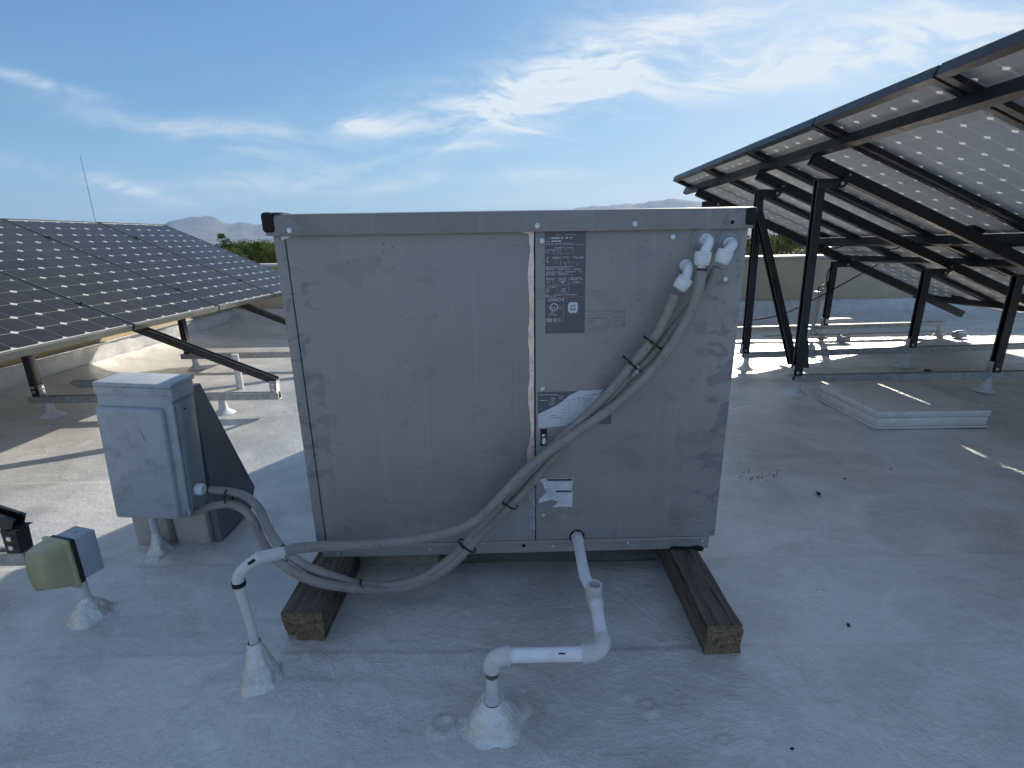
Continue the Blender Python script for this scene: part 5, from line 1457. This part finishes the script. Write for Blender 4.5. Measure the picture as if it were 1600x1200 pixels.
# ---- disconnect box on its curb
t = thing('disconnect_box', (-1.15, 1.42, 0.15), 'dented grey metal disconnect box leaning on the white curb behind the outlet box', 'electrical box', None, (0, R(3.2), 0))
BXw = 0.215
x0, x1 = -0.100, 0.122
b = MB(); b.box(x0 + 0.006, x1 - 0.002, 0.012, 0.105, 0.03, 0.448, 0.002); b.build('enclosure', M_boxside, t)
b = MB(); b.box(x0 - 0.002, x1 + 0.003, -0.004, 0.112, 0.4485, 0.462, 0.002); b.box(x0 - 0.001, x1 + 0.002, -0.004, 0.002, 0.425, 0.448, 0.001); b.box(x1 - 0.001, x1 + 0.0035, -0.003, 0.10, 0.41, 0.4485, 0.001); b.build('lid', M_boxpaint, t)
bm2 = bmesh.new(); bmesh.ops.create_cube(bm2, size=1)
bmesh.ops.subdivide_edges(bm2, edges=bm2.edges[:], cuts=1, use_grid_fill=True); 
b = MB(); b.box(x0 - 0.002, x1 - 0.026, -0.016, 0.0115, 0.020, 0.388, 0.010, seg=4); b.box(x0 + 0.001, x1 - 0.004, 0.0, 0.0118, 0.022, 0.428, 0.002); bm2.free()
dr_ = b.build('door', M_boxpaint, t)
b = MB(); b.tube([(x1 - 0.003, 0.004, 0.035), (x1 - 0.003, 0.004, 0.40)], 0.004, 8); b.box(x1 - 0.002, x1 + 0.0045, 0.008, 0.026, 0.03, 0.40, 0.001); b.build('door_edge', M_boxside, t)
b = MB(); b.box(x1 - 0.007, x1 + 0.007, -0.006, 0.006, 0.026, 0.05, 0.001); b.box(x1 + 0.0045, x1 + 0.0075, 0.008, 0.018, 0.04, 0.058, 0.0005); b.build('hasp', M_galv, t)
b = MB(); b.box(x1 - 0.0085, x1 - 0.0072, -0.007, 0.0, 0.03, 0.048); b.box(x1 + 0.0076, x1 + 0.0086, 0.010, 0.015, 0.043, 0.055); b.build('hasp_slot', M_tie, t)
b = MB(); b.prism([(0.022, -0.0175, 0.325), (0.026, -0.0175, 0.318), (0.036, -0.0175, 0.285), (0.030, -0.0175, 0.290)], (0, 0.0012, 0)); b.build('scuff', M_boxside, t)
b = MB(); b.lathe([(0.003, 0), (0.003, 0.002)], 8, Matrix.Translation((x1 - 0.001, 0.05, 0.37)) @ Matrix.Rotation(R(90), 4, 'Y')); b.build('rivet', M_black, t)
b = MB(); cW = Vector((-0.974, 1.465, 0.238)); cIn = t.matrix_world
t_inv = (Matrix.Translation((-1.15, 1.42, 0.15)) @ Matrix.Rotation(R(3.2), 4, 'Y')).inverted()
lw = t_inv @ cW
b.lathe([(0.016, 0.0), (0.0185, 0.002), (0.0195, 0.018), (0.0165, 0.024), (0.015, 0.026)], 20, Matrix.Translation((x1 + 0.0, lw.y, lw.z)) @ Matrix.Rotation(R(90), 4, 'Y')); b.build('conduit_connector', M_fit, t)

cb = thing('equipment_curb', (-1.18, 1.53, 0), 'white coated curb with a dark sheet metal hood behind the disconnect box', 'curb')
b = MB()
b.box(-0.13, -0.012, 0.0, 0.17, -0.005, 0.158, 0.006); b.box(0.012, 0.125, -0.003, 0.17, -0.005, 0.158, 0.008); b.box(-0.0119, 0.0119, 0.03, 0.17, -0.005, 0.158)
b.build('curb_block', M_plaster, cb)
hx0, hx1 = -0.13, 0.158
pts = [(0.165 - 0.163, 0.0), (0.195, 0.0), (0.238, 0.075), (0.075, 0.450), (0.003, 0.450)]
b = MB(); b.prism([(hx1 - 0.0, y, z) for y, z in [(0.012, 0.002), (0.215, 0.002), (0.268, 0.075), (0.058, 0.56), (0.012, 0.56)]], (-0.022, 0, 0)); b.build('hood_side', M_hood, cb)
b = MB(); b.bar((0.01, 0.270, 0.078), (0.01, 0.061, 0.555), 0.277, 0.003, up=(0, 1, 1)); b.build('hood_back', M_hood, cb)
flashing(-0.03, -0.06, [(0.09, -0.012), (0.055, -0.001), (0.034, 0.008), (0.020, 0.035), (0.0145, 0.06), (0.0125, 0.075)], None, 4.0, 'cone', cb, 0.2).location = (-0.022, -0.045, 0)
b = MB(); b.tube([(-0.022, -0.045, 0.05), (-0.022, -0.043, 0.17)], 0.012, 12); b.build('riser_pipe', M_coat, cb)

# ------------------------------------------------------------------ smaller things around
b = MB(); b.tube([(-1.967, 3.5, -0.01), (-1.967, 3.5, 0.24)], 0.024, 16); tag(b.build('vent_pipe', M_coat), 'white vent pipe standing behind the black rafter of the left array', 'pipe')
# short pipe lying across the left base rail
b = MB(); A = Vector((-2.374, 2.6, 0.287)); b.prism([tuple(A), tuple(A + Vector((0.025, 0, 0.022))), tuple(A + Vector((0.24, 0.0, 0.022))), tuple(A + Vector((0.24, 0, -0.022))), tuple(A + Vector((0.055, 0, -0.024)))], (0, 0.008, 0))
tag(b.build('metal_offcut', M_hood), 'dark metal offcut peeking out left of the disconnect box', 'metal piece')

# low insulated hatch cover on the right
t = thing('hatch_cover', (1.93, 2.50, 0), 'low square coated hatch slab on the roof under the right array', 'hatch')
hw_, hl_ = 0.605, 0.53
b = MB(); b.box(0.006, hw_ - 0.006, 0.006, hl_ - 0.006, -0.008, 0.052, 0.006); b.build('curb', M_roof, t)
b = MB(); b.box(0, hw_, 0, hl_, 0.0525, 0.088, 0.006, seg=3); b.build('lid', M_roof, t)
b = MB(); b.box(-0.006, 0.006, -0.006, hl_, -0.008, 0.004, 0.004); b.box(0.0061, hw_, -0.008, 0.006, -0.008, 0.004, 0.004); b.build('sealant_bead', M_roof, t)

# combiner box, conduits and supports near the far rack
t = thing('combiner_box', (2.98, 4.93, 0), 'slim pale combiner box on the far black post with wires on top', 'electrical box')
MB().box(0, 0.050, 0, 0.06, 0.14, 0.445, 0.003).build('case', M_greybox, t); MB().box(-0.003, 0.053, -0.003, 0.063, 0.4455, 0.455, 0.002).build('lid', M_pvc, t)
b = MB(); b.tube(catmull([(0.02, 0.02, 0.45), (0.03, 0.02, 0.5), (0.11, 0.03, 0.54), (0.14, 0.03, 0.66)], 5), 0.006, 8); b.tube(catmull([(0.03, 0.02, 0.45), (0.06, 0.02, 0.47), (0.10, 0.03, 0.5), (0.09, 0.03, 0.62), (0.12, 0.03, 0.70)], 5), 0.006, 8); b.build('wire', M_tie, t)
b = MB(); b.tube(catmull([(0.02, 0.03, 0.14), (0.02, 0.03, 0.09), (0.0, 0.02, 0.04), (-0.08, 0.0, 0.03), (-0.5, -0.05, 0.03)], 6), 0.009, 8); b.tube(catmull([(0.04, 0.03, 0.14), (0.04, 0.03, 0.08), (0.07, 0.0, 0.04), (0.2, -0.02, 0.03), (2.6, 0.12, 0.035)], 6), 0.009, 8); b.build('conduit', M_galv, t)
t = thing('wiring_trough', (3.12, 4.97, 0.135), 'white wiring trough lying on the far base rail', 'trough'); b = MB(); b.box(0, 0.26, -0.03, 0.03, 0.001, 0.045, 0.003); b.build('case', M_pvc, t); MB().box(-0.002, 0.262, -0.032, 0.032, 0.0455, 0.05, 0.001).build('cover', M_pvc, t)
for (px_, py_, lb) in ((3.188, 4.745, 0.0)[:2] + ('small grey support block under the roof conduit, below the trough',), (4.408, 4.868, 0.0)[:2] + ('small grey support block under the roof conduit, right of the far stanchion',)):
    t = thing('conduit_support', (px_, py_, 0), lb, 'block', 'conduit support blocks', (0, 0, R(12)))
    MB().box(-0.05, 0.05, -0.035, 0.035, -0.004, 0.05, 0.004).build('block', M_greybox, t); MB().box(-0.045, 0.045, -0.008, 0.008, 0.0505, 0.062, 0.001).build('strap', M_galv, t)
t = thing('roof_vent', tuple((2.591, 4.361, 0.0)), 'white vent pipe behind the tall black posts', 'pipe'); MB().tube([(0, 0, -0.01), (0, 0, 0.17)], 0.026, 14).build('pipe', M_coat, t); MB().tube([(0, 0, 0.171), (0, 0, 0.20)], 0.032, 14).build('cap', M_coat, t)
cable([Vector(p) for p in ((2.067, 4.4, 0.265), (2.506, 4.6, 0.297), (3.103, 4.9, 0.473), (3.706, 5.2, 0.683))], 0.006, 'slack_cable', 'thin black cable hanging across below the right array', m_=simple('cable_rubber', (0.01, 0.01, 0.01), 0.95))

# debris
def clod(px_, py_, r, lb, seed):
    bm2 = bmesh.new(); bmesh.ops.create_icosphere(bm2, subdivisions=2, radius=r)
    for v in bm2.verts: v.co = v.co * (1 + 0.5 * mnoise.noise(v.co * (1.2 / r) + Vector((seed, 0, 0)))); v.co.z *= 0.6; v.co.x *= 1.3
    me = bpy.data.meshes.new('debris'); bm2.to_mesh(me); bm2.free(); me.materials.append(M_deb)
    o = link('debris', me, None, (px_, py_, r * 0.35)); o.rotation_euler = (0, 0, seed); tag(o, lb, 'debris', 'bits of debris on the roof')


for i, (p, r, lb) in enumerate((((1.216, 1.8, 0.0), 0.009, 'largest black clod, on the open roof right of the unit'), ((1.658, 2.01, 0.0), 0.004, 'tiny dark crumb below the hatch slab'), ((0.551, 0.766, 0.0), 0.006, 'dark pebble near the bottom edge right of the drain'),
                               ((0.882, 1.099, 0.0), 0.0045, 'small dark crumb right of the right timber'), ((1.402, 1.927, 0.0), 0.004, 'tiny crumb above the largest clod'), ((3.086, 3.594, 0.0), 0.02, 'dark clod behind the near base rail'),
                               ((-0.825, 1.01, 0.0), 0.005, 'thin dark twig on the roof left of the riser'))):
    clod(p[0], p[1], r, lb, i + 1.3)
rg8 = random.Random(12); b = MB()
for k in range(26):
    cx0, cy0 = (1.051, 1.958, 0.0)[0], (1.051, 1.958, 0.0)[1]
    x = cx0 + rg8.gauss(0, 0.045); y = cy0 + rg8.gauss(0, 0.035); r_ = rg8.uniform(0.0012, 0.0034)
    b.box(x - r_, x + r_, y - r_ * 0.7, y + r_ * 0.7, -0.001, r_, r_ * 0.3, seg=1)
tag(b.build('grit', M_deb), 'scatter of dark grit beside the right edge of the unit', 'grit', kind='stuff')

S.render.resolution_x = 1024; S.render.resolution_y = 768
